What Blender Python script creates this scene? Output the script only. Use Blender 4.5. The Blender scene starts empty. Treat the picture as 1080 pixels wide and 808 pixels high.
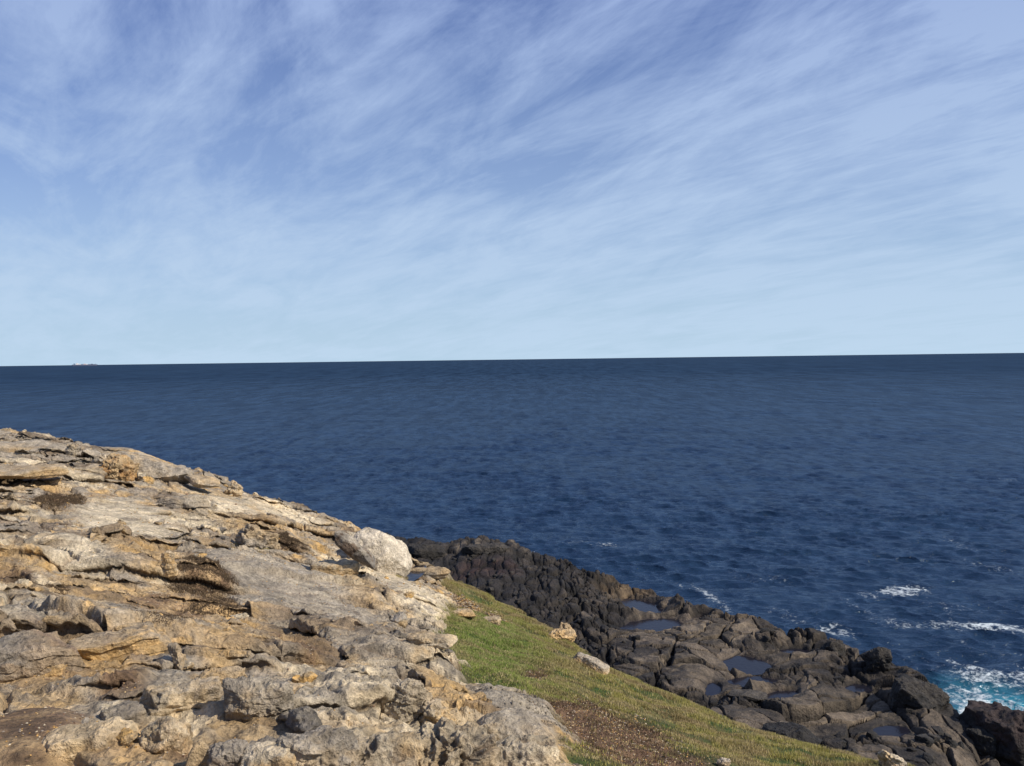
import bpy, math, time
T0 = time.time()
import numpy as np
from mathutils import Matrix, Vector

R = math.radians
rng = np.random.default_rng(7)
F32 = np.float32
EYE = 20.0                       # eye height above the sea; the sea is z = 0
FOC = 906.0                      # focal length in photograph pixels (1080 wide)

scene = bpy.context.scene
col = scene.collection
scene.view_settings.view_transform = 'Standard'
scene.view_settings.look = 'None'
scene.view_settings.exposure = 0
scene.view_settings.gamma = 1

# ---------------------------------------------------------------- camera
cam_data = bpy.data.cameras.new('camera')
cam = bpy.data.objects.new('camera', cam_data)
col.objects.link(cam)
cam_data.sensor_fit = 'HORIZONTAL'
cam_data.sensor_width = 36.0
cam_data.lens = 36.0 * FOC / 1080.0
cam_data.clip_start = 0.05
cam_data.clip_end = 300000.0
CM = Matrix.Rotation(R(90 - 1.58), 3, 'X') @ Matrix.Rotation(R(-0.743), 3, 'Z')
cam.matrix_world = Matrix.Translation((0, 0, EYE)) @ CM.to_4x4()
scene.camera = cam
CMn = np.array(CM)


def at(px, py, Y):
    """point seen at photo pixel (px, py) at distance Y ahead"""
    d = CMn @ np.array([(px - 540.0) / FOC, -(py - 404.0) / FOC, -1.0])
    d = d / d[1] * Y
    return np.array([d[0], d[1], d[2] + EYE])


# ---------------------------------------------------------------- noise
def _h(ix, iy, iz, seed):
    U = np.uint32
    ix = np.asarray(ix, np.int32).view(U); iy = np.asarray(iy, np.int32).view(U)
    h = ix * U(374761393) + iy * U(668265263) + U((int(seed) * 1274126177) & 0xFFFFFFFF)
    if not np.isscalar(iz):
        h = h + np.asarray(iz, np.int32).view(U) * U(2147483647)
    h ^= h >> U(13); h *= U(1274126177)
    h ^= h >> U(16); h *= U(2246822519)
    return h ^ (h >> U(15))


def rnd(ix, iy, seed):
    return (_h(ix, iy, 0, seed) / 4294967296.0)


_TC = np.cos(np.arange(256) * math.tau / 256).astype(F32)
_TS = np.sin(np.arange(256) * math.tau / 256).astype(F32)


def gn(x, y, seed=0):
    """2-D gradient noise, about -1..1"""
    ix = np.floor(x); iy = np.floor(y)
    fx = (x - ix).astype(F32); fy = (y - iy).astype(F32)
    ix = ix.astype(np.int32); iy = iy.astype(np.int32)
    u = fx * fx * fx * (fx * (fx * 6 - 15) + 10); v = fy * fy * fy * (fy * (fy * 6 - 15) + 10)

    def g(a, b):
        k = _h(ix + a, iy + b, 0, seed) & 255
        return _TC[k] * (fx - a) + _TS[k] * (fy - b)
    n00 = g(0, 0); n10 = g(1, 0); n01 = g(0, 1); n11 = g(1, 1)
    return ((n00 * (1 - u) + n10 * u) * (1 - v) + (n01 * (1 - u) + n11 * u) * v) * 1.5


def fbm(x, y, lam, octs=4, seed=0, gain=0.5, ridged=False):
    s = 0.0; a = 1.0; f = 1.0 / lam; t = 0.0
    for o in range(octs):
        n = gn(x * f + o * 17.3, y * f - o * 9.1, seed + o * 31)
        if ridged:
            n = 1 - 2 * np.abs(n)
        s = s + a * n; t += a
        a *= gain; f *= 2.03
    return s / t


def vn3(p, seed=0):
    """3-D value noise for rocks, -1..1"""
    i = np.floor(p).astype(np.int32); f = p - i
    f = f * f * (3 - 2 * f)
    r = 0
    for a in (0, 1):
        for b in (0, 1):
            for c in (0, 1):
                w = (f[:, 0] if a else 1 - f[:, 0]) * (f[:, 1] if b else 1 - f[:, 1]) * (f[:, 2] if c else 1 - f[:, 2])
                r = r + w * (_h(i[:, 0] + a, i[:, 1] + b, i[:, 2] + c, seed) / 2147483648.0 - 1)
    return r


def fbm3(p, lam, octs=4, seed=0, gain=0.5):
    s = 0; a = 1; t = 0; f = 1 / lam
    for o in range(octs):
        s = s + a * vn3(p * f + o * 5.3, seed + o); t += a; a *= gain; f *= 2.1
    return s / t


def voro(x, y, lam, seed, jit=0.9):
    """returns F1, F2-F1 style edge distance (in cells) and the random id of the cell"""
    x = x / lam; y = y / lam
    ix = np.floor(x).astype(np.int32); iy = np.floor(y).astype(np.int32)
    d1 = np.full(x.shape, 9.0); d2 = np.full(x.shape, 9.0); cid = np.zeros(x.shape)
    cx = np.zeros(x.shape); cy = np.zeros(x.shape)
    for a in (-1, 0, 1):
        for b in (-1, 0, 1):
            jx = ix + a; jy = iy + b
            px = jx + 0.5 + jit * (rnd(jx, jy, seed) - 0.5)
            py = jy + 0.5 + jit * (rnd(jx, jy, seed + 5) - 0.5)
            d = np.hypot(px - x, py - y)
            near = d < d1
            d2 = np.where(near, d1, np.minimum(d2, d))
            cid = np.where(near, rnd(jx, jy, seed + 9), cid)
            cx = np.where(near, px - x, cx); cy = np.where(near, py - y, cy)
            d1 = np.where(near, d, d1)
    return d1, d2 - d1, cid, cx, cy


def ss(a, b, x):
    t = np.clip((x - a) / (b - a), 0, 1)
    return t * t * (3 - 2 * t)


def mixc(c, d, w):
    w = np.asarray(w)[..., None]
    return c * (1 - w) + np.asarray(d) * w


# ---------------------------------------------------------------- mesh helpers
def mesh_from(name, verts, faces, smooth=True):
    """verts (n,3), faces (m,k) all the same k"""
    me = bpy.data.meshes.new(name)
    verts = np.ascontiguousarray(verts, dtype=F32); faces = np.ascontiguousarray(faces, dtype=np.int32)
    m, k = faces.shape
    me.vertices.add(len(verts)); me.vertices.foreach_set('co', verts.ravel())
    me.loops.add(m * k); me.loops.foreach_set('vertex_index', faces.ravel())
    me.polygons.add(m)
    me.polygons.foreach_set('loop_start', np.arange(0, m * k, k, dtype=np.int32))
    me.polygons.foreach_set('use_smooth', np.full(m, smooth))
    me.update(calc_edges=True)
    me.validate()
    return me


def set_color(me, rgb, name='tint'):
    a = me.color_attributes.new(name, 'FLOAT_COLOR', 'POINT')
    buf = np.ones((len(me.vertices), 4), dtype=F32)
    buf[:, :3] = rgb
    a.data.foreach_set('color', buf.ravel())


def set_float(me, val, name):
    a = me.attributes.new(name, 'FLOAT', 'POINT')
    a.data.foreach_set('value', np.ascontiguousarray(val, dtype=F32).ravel())


def grid_faces(nr, nc):
    i = np.arange(nr * nc).reshape(nr, nc)
    return np.stack([i[:-1, :-1], i[:-1, 1:], i[1:, 1:], i[1:, :-1]], -1).reshape(-1, 4)


def add(name, me, mat, parent=None, loc=(0, 0, 0), **props):
    o = bpy.data.objects.new(name, me)
    if mat is not None:
        me.materials.append(mat)
    col.objects.link(o)
    o.location = loc
    o.parent = parent
    for k, v in props.items():
        o[k] = v
    return o


# ---------------------------------------------------------------- materials
class NT:
    def __init__(s, mat):
        s.t = mat.node_tree; s.n = s.t.nodes; s.l = s.t.links

    def add(s, typ, **kw):
        n = s.n.new(typ)
        for k, v in kw.items():
            if k == 'inp':
                for a, b in v.items():
                    if hasattr(b, 'is_output') or isinstance(b, bpy.types.NodeSocket):
                        s.l.new(b, n.inputs[a])
                    else:
                        n.inputs[a].default_value = b
            else:
                setattr(n, k, v)
        return n

    def math(s, op, a, b=0.0, clamp=False):
        n = s.add('ShaderNodeMath', operation=op, use_clamp=clamp)
        for i, v in enumerate((a, b)):
            if isinstance(v, bpy.types.NodeSocket):
                s.l.new(v, n.inputs[i])
            else:
                n.inputs[i].default_value = v
        return n.outputs[0]

    def mix(s, fac, a, b, blend='MIX'):
        n = s.add('ShaderNodeMix', data_type='RGBA', blend_type=blend)
        for i, v in ((0, fac), (6, a), (7, b)):
            if isinstance(v, bpy.types.NodeSocket):
                s.l.new(v, n.inputs[i])
            else:
                n.inputs[i].default_value = v
        return n.outputs[2]

    def noise(s, vec, scale, detail=4, rough=0.55, dist=0.0):
        n = s.add('ShaderNodeTexNoise')
        s.l.new(vec, n.inputs['Vector'])
        n.inputs['Scale'].default_value = scale; n.inputs['Detail'].default_value = detail
        n.inputs['Roughness'].default_value = rough; n.inputs['Distortion'].default_value = dist
        return n.outputs['Fac']

    def ramp(s, fac, stops):
        n = s.add('ShaderNodeValToRGB')
        s.l.new(fac, n.inputs[0])
        e = n.color_ramp.elements
        while len(e) < len(stops):
            e.new(0.5)
        for k, (p, c) in enumerate(stops):
            e[k].position = p
            e[k].color = (c, c, c, 1) if not isinstance(c, tuple) else (*c, 1)
        return n.outputs[0]


def new_mat(name):
    m = bpy.data.materials.new(name); m.use_nodes = True
    nt = NT(m)
    bsdf = nt.n['Principled BSDF']
    return m, nt, bsdf


def rock_material(name, scales, bump, rough=0.92, spec=0.25, vary=0.35, attr='tint'):
    """colour attribute broken up by noise at several real scales, plus bump"""
    m, nt, b = new_mat(name)
    a = nt.add('ShaderNodeAttribute', attribute_name=attr)
    g = nt.add('ShaderNodeNewGeometry').outputs['Position']
    n1 = nt.noise(g, scales[0], 6, 0.65, 0.3)
    n2 = nt.noise(g, scales[1], 5, 0.7)
    v = nt.add('ShaderNodeTexVoronoi', feature='F1'); nt.l.new(g, v.inputs['Vector']); v.inputs['Scale'].default_value = scales[1] * 0.9
    m1 = nt.ramp(n1, [(0.3, 1 - vary), (0.7, 1 + vary)])
    m2 = nt.ramp(n2, [(0.32, 1 - vary * 0.9), (0.68, 1 + vary * 0.7)])
    pits = nt.ramp(v.outputs['Distance'], [(0.05, 0.62), (0.3, 1.0)])
    c = nt.mix(1.0, a.outputs['Color'], m1, 'MULTIPLY')
    c = nt.mix(1.0, c, m2, 'MULTIPLY')
    c = nt.mix(0.45, c, pits, 'MULTIPLY')
    nt.l.new(c, b.inputs['Base Color'])
    b.inputs['Roughness'].default_value = rough
    b.inputs['Specular IOR Level'].default_value = spec
    h = nt.math('ADD', nt.math('MULTIPLY', n1, 1.0), nt.math('MULTIPLY', n2, 0.45))
    h = nt.math('ADD', h, nt.math('MULTIPLY', nt.ramp(v.outputs['Distance'], [(0.0, 0.0), (0.35, 1.0)]), 0.15))
    bp = nt.add('ShaderNodeBump', inp={'Strength': 1.0, 'Distance': bump * 1.5, 'Height': h})
    nt.l.new(bp.outputs[0], b.inputs['Normal'])
    return m, nt, b


M_lime, _, _ = rock_material('limestone', (6.0, 30.0), 0.05, vary=.42)
M_basalt, nb_, bb_ = rock_material('basalt', (2.2, 9.0), 0.14, rough=0.8, spec=0.35, vary=0.4)


def plain_attr_mat(name, rough=0.7, spec=0.2, trans=0.0):
    m, nt, b = new_mat(name)
    a = nt.add('ShaderNodeAttribute', attribute_name='tint')
    nt.l.new(a.outputs['Color'], b.inputs['Base Color'])
    b.inputs['Roughness'].default_value = rough
    b.inputs['Specular IOR Level'].default_value = spec
    if trans:
        tr = nt.add('ShaderNodeBsdfTranslucent'); nt.l.new(a.outputs['Color'], tr.inputs['Color'])
        mx = nt.add('ShaderNodeMixShader', inp={0: trans})
        nt.l.new(b.outputs[0], mx.inputs[1]); nt.l.new(tr.outputs[0], mx.inputs[2])
        nt.l.new(mx.outputs[0], nt.n['Material Output'].inputs['Surface'])
    return m


M_grass = plain_attr_mat('grass_blades', 0.6, 0.25, 0.25)
M_gravel = plain_attr_mat('gravel', 0.95, 0.1)

# ---------------------------------------------------------------- headland base surface
def tps_fit(P, Z, lam=0.02):
    n = len(P)
    d = np.hypot(P[:, None, 0] - P[None, :, 0], P[:, None, 1] - P[None, :, 1])
    K = np.where(d > 0, d * d * np.log(d + 1e-9), 0) + lam * np.eye(n)
    Q = np.c_[np.ones(n), P]
    A = np.block([[K, Q], [Q.T, np.zeros((3, 3))]])
    return np.linalg.solve(A, np.r_[Z, 0, 0, 0])


def tps_eval(P, w, x, y):
    out = w[-3] + w[-2] * x + w[-1] * y
    for (a, b), k in zip(P, w[:-3]):
        d2 = (x - a) ** 2 + (y - b) ** 2 + 1e-9
        out = out + k * 0.5 * d2 * np.log(d2)
    return out


crest_px = [(-260, 436, 29), (-120, 445, 27.5), (0, 455, 26), (60, 465, 25.5), (100, 476, 25), (140, 478, 25), (180, 494, 24.5), (240, 511, 24),
            (256, 521, 24), (300, 534, 23.8), (345, 547, 23.5), (375, 560, 23.3), (405, 585, 22.9), (424, 597, 22.5), (440, 606, 22.3),
            (478, 618, 22), (520, 633, 20), (560, 652, 18), (600, 678, 16.2), (640, 704, 14.8), (700, 729, 13), (760, 757, 11.8),
            (800, 773, 11), (850, 784, 10.2), (900, 794, 9.6), (945, 806, 9.2), (1010, 828, 8.8), (1090, 858, 8.3)]
inner_px = [(0, 808, 3.6), (270, 808, 3.8), (540, 808, 4.4), (700, 808, 6.0), (850, 808, 8.2), (540, 720, 8), (450, 690, 9.5), (500, 650, 14),
            (560, 690, 11.5), (640, 750, 8.8), (720, 775, 8.6), (300, 700, 7.2), (150, 700, 6), (0, 700, 5.5), (300, 620, 12), (150, 600, 11.5), (0, 600, 9.5),
            (400, 620, 15.5), (0, 520, 16.5), (120, 530, 17.5), (200, 540, 18.2), (300, 570, 17.5), (0, 482, 21.5), (350, 660, 10.5), (420, 730, 6.6), (400, 590, 20), (120, 495, 22)]
crest = np.array([at(*c) for c in crest_px])
ctrl = np.vstack([crest, [at(*c) for c in inner_px],
                  [[-20, 12, 18.5], [-26, 30, 18.7], [0, -6, 18.3], [-12, -6, 18.7], [8, -3, 16.8], [5.5, 2, 16.9], [0, 0, 18.32], [-8, 3, 18.3], [2.5, 2.5, 17.7]]])
HP = ctrl[:, :2]; HW = tps_fit(HP, ctrl[:, 2])


def base_h(x, y):
    return tps_eval(HP, HW, x, y)


# edge radius of the headland as a function of bearing (0 = straight ahead, + = right)
c_th = np.degrees(np.arctan2(crest[:, 0], crest[:, 1])); c_r = np.hypot(crest[:, 0], crest[:, 1])
E_th = np.r_[-180, -120, -70, -48, c_th, 50, 75, 110, 150, 180]
E_r = np.r_[30, 30, 34, 36, c_r, 10.2, 10, 13, 22, 30]


def edge_r(th):
    r = np.interp(th, E_th, E_r)
    return r


def hit(px, py, y0=2.5, y1=40):
    """where the sight line through a photo pixel meets the headland surface"""
    Y = np.geomspace(y0, y1, 1500)
    d = CMn @ np.array([(px - 540.0) / FOC, -(py - 404.0) / FOC, -1.0]); d = d / d[1]
    x = d[0] * Y; z = d[2] * Y + EYE
    h = base_h(x, Y)
    rr = edge_r(np.degrees(np.arctan2(x, Y)))
    ok = np.where((z <= h) | (np.hypot(x, Y) > rr))[0]
    k = ok[0] if len(ok) else -1
    return np.array([x[k], Y[k]])


def world_blob(px, py, rx, ry, ang=0):
    """a ground ellipse: centre and inverse axis matrix"""
    c = hit(px, py)
    ca, sa = math.cos(R(ang)), math.sin(R(ang))
    a = (hit(px + rx * ca, py + rx * sa) - hit(px - rx * ca, py - rx * sa)) / 2
    b = (hit(px - ry * sa, py + ry * ca) - hit(px + ry * sa, py - ry * ca)) / 2
    Mx = np.array([a, b]).T
    if abs(np.linalg.det(Mx)) < 1e-4:
        Mx = Mx + np.eye(2) * 0.05
    return c, np.linalg.inv(Mx)


def blob(x, y, B, soft=0.5, wob=0.0):
    c, I = B
    dx = x - c[0]; dy = y - c[1]
    d = np.sqrt((I[0, 0] * dx + I[0, 1] * dy) ** 2 + (I[1, 0] * dx + I[1, 1] * dy) ** 2)
    return 1 - ss(1 - soft, 1 + soft, d + wob)


def poly_sd(x, y, P):
    """signed distance to polygon, positive inside"""
    d = np.full(x.shape, 1e9); ins = np.zeros(x.shape, bool)
    n = len(P)
    for i in range(n):
        a = P[i]; b = P[(i + 1) % n]
        e = b - a
        t = np.clip(((x - a[0]) * e[0] + (y - a[1]) * e[1]) / (e @ e + 1e-12), 0, 1)
        d = np.minimum(d, np.hypot(x - a[0] - t * e[0], y - a[1] - t * e[1]))
        c = ((a[1] > y) != (b[1] > y)) & (x < (b[0] - a[0]) * (y - a[1]) / (b[1] - a[1] + 1e-12) + a[0])
        ins ^= c
    return np.where(ins, d, -d)


grass_poly = np.array([hit(*p) for p in [(472, 622), (478, 633), (470, 645), (466, 655), (470, 668), (450, 684), (450, 700), (470, 712), (492, 728), (525, 738), (556, 742), (575, 752),
                                         (590, 775), (604, 808), (640, 840), (760, 860)]]
                      + [np.array([5.0, 5.2]), np.array([7.5, 7.0])] +
                      [np.array([c[0], c[1]]) * 1.2 for c in crest[::-1] if c[1] < 22.1 and c[0] < 5])


# ---- hand-placed ledges: pixel polylines seen in the photograph; the high side is the far side
ledges_px = [([(-60, 514), (0, 512), (30, 513), (60, 509)], 0.42, 0.30),
             ([(0, 577), (22, 583), (36, 588), (55, 578), (66, 563), (82, 561)], 0.16, 0.22),
             ([(84, 586), (102, 582), (125, 585), (143, 583), (160, 578)], 0.16, 0.22),
             ([(176, 602), (186, 596), (200, 604), (216, 618), (236, 626)], 0.30, 0.26),
             ([(232, 640), (262, 655), (300, 676), (330, 690), (350, 704), (386, 722)], 0.26, 0.18),
             ([(300, 662), (330, 672), (360, 690), (420, 700)], 0.12, 0.12),
             ([(158, 525), (176, 532), (196, 534)], 0.15, 0.3),
             ([(176, 541), (200, 548), (214, 546)], 0.12, 0.26),
             ([(205, 573), (225, 577), (245, 582), (272, 590)], 0.2, 0.28),
             ([(196, 509), (214, 513), (232, 518)], 0.3, 0.3),
             ([(250, 560), (285, 572), (300, 585), (345, 596)], 0.22, 0.28),
             ([(352, 566), (368, 582), (388, 600)], 0.4, 0.3),
             ([(430, 671), (450, 676), (470, 675)], 0.2, 0.2),
             ([(390, 628), (410, 634), (440, 646)], 0.15, 0.22),
             ([(-40, 693), (0, 689), (30, 690), (60, 682)], 0.16, 0.09),
             ([(85, 682), (110, 688), (135, 696)], 0.08, 0.07),
             ([(405, 772), (425, 758), (440, 741), (462, 752), (490, 750), (510, 757), (530, 765)], 0.12, 0.08),
             ([(480, 770), (500, 768), (520, 775), (545, 785)], 0.10, 0.07),
             ([(100, 745), (140, 748), (170, 742), (200, 750)], 0.06, 0.06),
             ([(240, 768), (262, 762), (300, 772), (330, 792)], 0.10, 0.07),
             ([(0, 648), (40, 640), (90, 652)], 0.05, 0.07),
             ([(60, 500), (110, 512), (150, 520), (190, 527)], 0.12, 0.25),
             ([(70, 623), (110, 618), (150, 628)], 0.08, 0.12),
             ]
ledges = [(np.array([hit(*p) for p in pl]), h, w) for pl, h, w in ledges_px]

grey_blobs = [world_blob(*b) for b in [(305, 622, 75, 26, 22), (130, 550, 55, 22, 10), (310, 655, 75, 22, 25), (60, 480, 60, 12, 8), (420, 625, 35, 18, 30),
                                       (30, 672, 32, 17, 0), (125, 662, 38, 13, 0), (545, 755, 48, 18, 25), (425, 730, 25, 20, 0), (175, 565, 30, 15, 10), (90, 600, 30, 14, 5),
                                       (270, 725, 28, 16, 0), (330, 765, 30, 18, 0), (185, 722, 30, 14, 0)]]
pale_blobs = [world_blob(*b) for b in [(135, 555, 50, 18, 8), (25, 498, 35, 6, 0), (85, 605, 28, 12, 8), (395, 600, 40, 12, 15), (90, 762, 38, 14, -10), (190, 760, 30, 16, 0),
                                       (200, 560, 30, 12, 5), (445, 635, 30, 14, 25), (300, 545, 50, 9, 20), (330, 790, 60, 14, 0), (480, 790, 50, 14, 0), (235, 540, 40, 10, 10)]]
gold_blobs = [world_blob(*b) for b in [(150, 600, 60, 14, 12), (110, 632, 50, 12, 10), (30, 519, 40, 4, 0), (100, 700, 50, 14, 10), (250, 690, 35, 12, 20), (260, 560, 40, 10, 15),
                                       (420, 600, 30, 8, 0), (60, 745, 35, 12, 0), (470, 760, 40, 16, 10), (240, 705, 30, 9, 0), (320, 690, 30, 8, 25), (380, 640, 20, 6, 25), (20, 635, 25, 8, 0),
                                       (280, 780, 40, 12, 0)]]
soil_blobs = [world_blob(*b) for b in [(200, 655, 55, 18, 5), (65, 536, 24, 7, 0), (25, 785, 70, 28, -12), (130, 735, 25, 10, -10), (60, 715, 32, 11, 0), (310, 700, 40, 9, 25),
                                       (345, 795, 22, 16, 0), (290, 583, 25, 6, 12), (370, 570, 10, 5, 0), (10, 620, 22, 16, 0), (150, 800, 60, 14, 0), (215, 628, 30, 12, 0)]]
bare_blobs = [world_blob(*b) for b in [(655, 775, 72, 23, 24), (590, 752, 40, 9, 8), (488, 640, 22, 6, 15), (520, 652, 16, 5, 20), (565, 716, 16, 8, 0), (470, 720, 14, 10, 0), (690, 800, 60, 16, 20)]]
flat_blobs = [world_blob(*b) for b in [(25, 785, 70, 26, -12), (448, 605, 22, 7, 8)]]
fill_blobs = [world_blob(*b) for b in [(200, 655, 60, 20, 5), (150, 605, 60, 12, 10), (60, 712, 50, 16, 5), (300, 700, 45, 9, 25), (30, 780, 70, 26, -10), (130, 735, 30, 12, 0), (30, 522, 50, 5, 0),
                                       (120, 528, 50, 5, 5), (270, 555, 40, 8, 20), (350, 790, 22, 16, 0), (240, 712, 30, 8, 0), (390, 705, 30, 10, 20)]]
smooth_blobs = [world_blob(*b) for b in [(305, 622, 75, 26, 22), (130, 552, 55, 20, 8), (320, 655, 70, 20, 25), (420, 625, 35, 16, 30), (545, 755, 48, 18, 25), (150, 482, 60, 9, 12), (240, 530, 60, 10, 18)]]
PUD = world_blob(437, 612, 13, 3.5, 8)


def ledge_profile(s, sc):
    k = s / sc
    p = np.interp(k, [-1.0, 0.0, 0.25, 0.5, 0.85, 1.4, 2.6], [-1.0, 0.55, 0.45, -0.18, -0.16, 0.35, 2.6])
    p = np.where((k < -1) | (k > 2.6), k, p)
    z = np.interp(k, [0.0, 0.25, 0.5, 0.85, 1.4, 2.6], [0, 0.28, 0.38, 0.74, 0.96, 1.0])
    return (p - k) * sc, z


def terrain(x, y, full=True):
    """headland relief. returns displaced x, y, z and masks"""
    r = np.hypot(x, y)
    z0 = base_h(x, y)
    wob = fbm(x, y, 0.9, 4, 300)
    gsd = poly_sd(x + 0.25 * wob, y + 0.3 * gn(x / 1.3, y / 1.3, 301), grass_poly)
    grass = ss(-0.12, 0.12, gsd + 0.22 * fbm(x, y, 0.35, 3, 305) + .12 * fbm(x, y, .12, 2, 306))
    grass = grass * (1 - .9 * ss(.32, .42, fbm(x, y, .9, 3, 307)) * ss(1.2, .2, gsd))
    bare = np.zeros(x.shape)
    for b in bare_blobs:
        bare = np.maximum(bare, blob(x, y, b, 0.45, 0.5 * wob))
    flat = np.zeros(x.shape)
    for b in flat_blobs:
        flat = np.maximum(flat, blob(x, y, b, 0.4, 0.3 * wob))
    rock = (1 - grass)
    rough = rock * (1 - 0.9 * flat)
    smo = np.zeros(x.shape)
    for b in smooth_blobs:
        smo = np.maximum(smo, blob(x, y, b, 0.4, 0.4 * wob))
    rough = rough * (1 - .72 * smo)
    # relief
    n_low = fbm(x, y, 3.2, 3, 11)
    rid = fbm(x + 0.3 * wob, y, 1.1, 5, 21, 0.55, True)
    bil = fbm(x, y + 0.1 * wob, 0.42, 4, 41, 0.6)
    fine = fbm(x, y, 0.11, 3, 61, 0.6)
    near = ss(14, 4, r)
    knob = fbm(x, y, 0.22, 3, 65, 0.6, True)
    rg = ss(-.25, .35, fbm(x, y, 1.5, 3, 67))
    dz = rough * (0.10 * n_low + 0.11 * (rid + 0.1) * (0.6 + 0.7 * ss(6, 18, r)) + 0.06 * bil + 0.018 * fine + (0.012 + 0.045 * rg) * knob + .012 * ss(12, 4, r) * fbm(x, y, .07, 2, 69))
    # fractured blocks
    wx = x + 0.18 * wob; wy = y + 0.18 * gn(x * 1.7, y * 1.7, 77)
    _, e1, id1, cx, cy = voro(wx * 0.9 + wy * 0.25, wy * 1.3, 0.75, 81)
    _, e2, id2, _, _ = voro(wx, wy * 1.3, 0.26, 91)
    blk = ss(-0.25, 0.35, fbm(x, y, 2.3, 2, 95))
    dz += rough * blk * (0.12 * (id1 - 0.5) * ss(0.0, 0.12, e1) - 0.07 * (1 - ss(0.0, 0.10, e1)) + 0.10 * (id1 - .5) * cx)
    dz += rough * (0.3 + 0.7 * near) * ss(0.05, 0.4, fbm(x, y, 1.4, 2, 96)) * (0.045 * (id2 - 0.5) - 0.03 * (1 - ss(0, 0.16, e2)))
    crv = np.abs(gn(x * 1.1 + .5 * wob, y * 2.3 + .5 * wob, 201)); crm = ss(.05, .3, fbm(x, y, 1.8, 2, 203))
    dz -= rough * 0.09 * crm * (1 - ss(0, .05, crv)) * ss(3, 5, r)
    dz += .09 * smo * rock
    # grassy slope: soft tussocks
    dz += grass * (0.11 * fbm(x, y, 1.5, 3, 111) + 0.05 * fbm(x, y, 0.35, 3, 117)) - 0.05 * bare * grass * ss(-.3, .5, wob)
    X = x.copy(); Yy = y.copy(); Z = z0 + dz
    hollow = np.zeros(x.shape)

    # imbricated rock plates from contours of a stretched noise
    def plates(n, lam, hh, sc0, seed, amp):
        nonlocal X, Yy, Z, hollow

        def t(x, y):
            u = 0.80 * x + 0.60 * y; v = -0.35 * x + 0.94 * y
            return amp * fbm(u / 2.0, v, lam, 3, seed, 0.45) + v * n
        e = 0.03
        t0 = t(x, y); gx = (t(x + e, y) - t0) / e; gy = (t(x, y + e) - t0) / e
        gl = np.sqrt(gx * gx + gy * gy) + 1e-4
        f = t0 - np.floor(t0)
        lev = np.floor(t0)
        m = ss(-0.1, 0.3, fbm(x + lev * 7.3, y, 1.3 * lam, 2, seed + 50)) * rough
        sc = np.maximum(sc0, r * 0.012) * np.clip(m, 0.4, 1)
        s = np.where(f / gl < (1 - f) / gl, f / gl, -(1 - f) / gl)
        ds, pz = ledge_profile(s, sc)
        wid = 0.5 / np.minimum(gl, 3)
        h = hh * m * ss(0.02, 0.15, wid)
        Z = Z + np.where(s > 0, h * pz * (1 - f), 0) + np.where((s <= 0), h * (1 - f), 0) * ss(1, 0.5, f) * 1.0
        k = m * ss(0.02, 0.15, wid)
        X = X + k * ds * gx / gl; Yy = Yy + k * ds * gy / gl
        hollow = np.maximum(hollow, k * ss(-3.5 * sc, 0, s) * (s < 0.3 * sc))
    if full:
        plates(0.42, 2.6, 0.20, 0.12, 131, 1.0)
        plates(1.3, 1.0, 0.085, 0.05, 151, 0.9)
        wv1 = fbm(x, y, 1.0, 2, 191); wv2 = fbm(x, y, 0.35, 1, 193)
        for P, h, sc in ledges:
            best = np.full(x.shape, 1e9); sg = np.zeros(x.shape); nx = np.zeros(x.shape); ny = np.zeros(x.shape); endw = np.zeros(x.shape)
            lo = P.min(0) - 2.5; hi = P.max(0) + 2.5
            M = (x > lo[0]) & (x < hi[0]) & (y > lo[1]) & (y < hi[1])
            if not M.any():
                continue
            xx = x[M] + 0.5 * sc * wv1[M]; yy = y[M] + 0.9 * sc * wv1[M] + 0.5 * sc * wv2[M]
            b = np.full(xx.shape, 1e9); S = np.zeros(xx.shape); NX = np.zeros(xx.shape); NY = np.ones(xx.shape); EW = np.zeros(xx.shape)
            L = np.r_[0, np.cumsum(np.hypot(*np.diff(P, axis=0).T))]
            for i in range(len(P) - 1):
                a = P[i]; e = P[i + 1] - a; le = math.hypot(*e)
                t = ((xx - a[0]) * e[0] + (yy - a[1]) * e[1]) / le ** 2
                tc = np.clip(t, 0, 1)
                dx = xx - a[0] - tc * e[0]; dy = yy - a[1] - tc * e[1]
                d = np.hypot(dx, dy)
                n = np.array([-e[1], e[0]]) / le
                if n[1] < 0:
                    n = -n
                side = np.sign((xx - a[0]) * n[0] + (yy - a[1]) * n[1])
                w = d < b
                b = np.where(w, d, b); S = np.where(w, side * d, S)
                NX = np.where(w, n[0], NX); NY = np.where(w, n[1], NY)
                pos = L[i] + tc * le
                EW = np.where(w, np.minimum(pos, L[-1] - pos) - np.where((t < 0) | (t > 1), d, 0) * (i in (0, len(P) - 2)), EW)
            k = ss(-0.5 * sc, 2.5 * sc, EW)
            ds, pz = ledge_profile(S, sc)
            dec = np.exp(-np.clip(S, 0, None) / (5 * sc + 0.3))
            Z[M] += k * h * pz * dec * (0.8 + 0.4 * bil[M])
            X[M] += k * ds * NX; Yy[M] += k * ds * NY
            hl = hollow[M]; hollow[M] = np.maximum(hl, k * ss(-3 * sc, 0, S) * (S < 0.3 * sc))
    fill = z0 - 0.055 + 0.055 * fbm(x, y, 2.4, 3, 211) + 0.008 * fine + .10 * (flat - .3) * (flat > .3)
    for b in fill_blobs:
        fill = fill + .07 * blob(x, y, b, .6, .4 * wob)
    sand = ss(-0.02, 0.03, fill - Z) * rock
    Z = np.where(rock > .5, np.maximum(Z, fill + 0.25 * (Z - fill) * (Z < fill)), Z)
    pud = blob(x, y, PUD, 0.3, 0.15 * wob)
    Z = Z - 0.12 * pud * 1.0
    # beyond the rim: round over and fall away
    th = np.degrees(np.arctan2(x, y))
    over = r - edge_r(th) - 0.25 * fbm(x, y, 1.5, 3, 171) * rock
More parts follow.
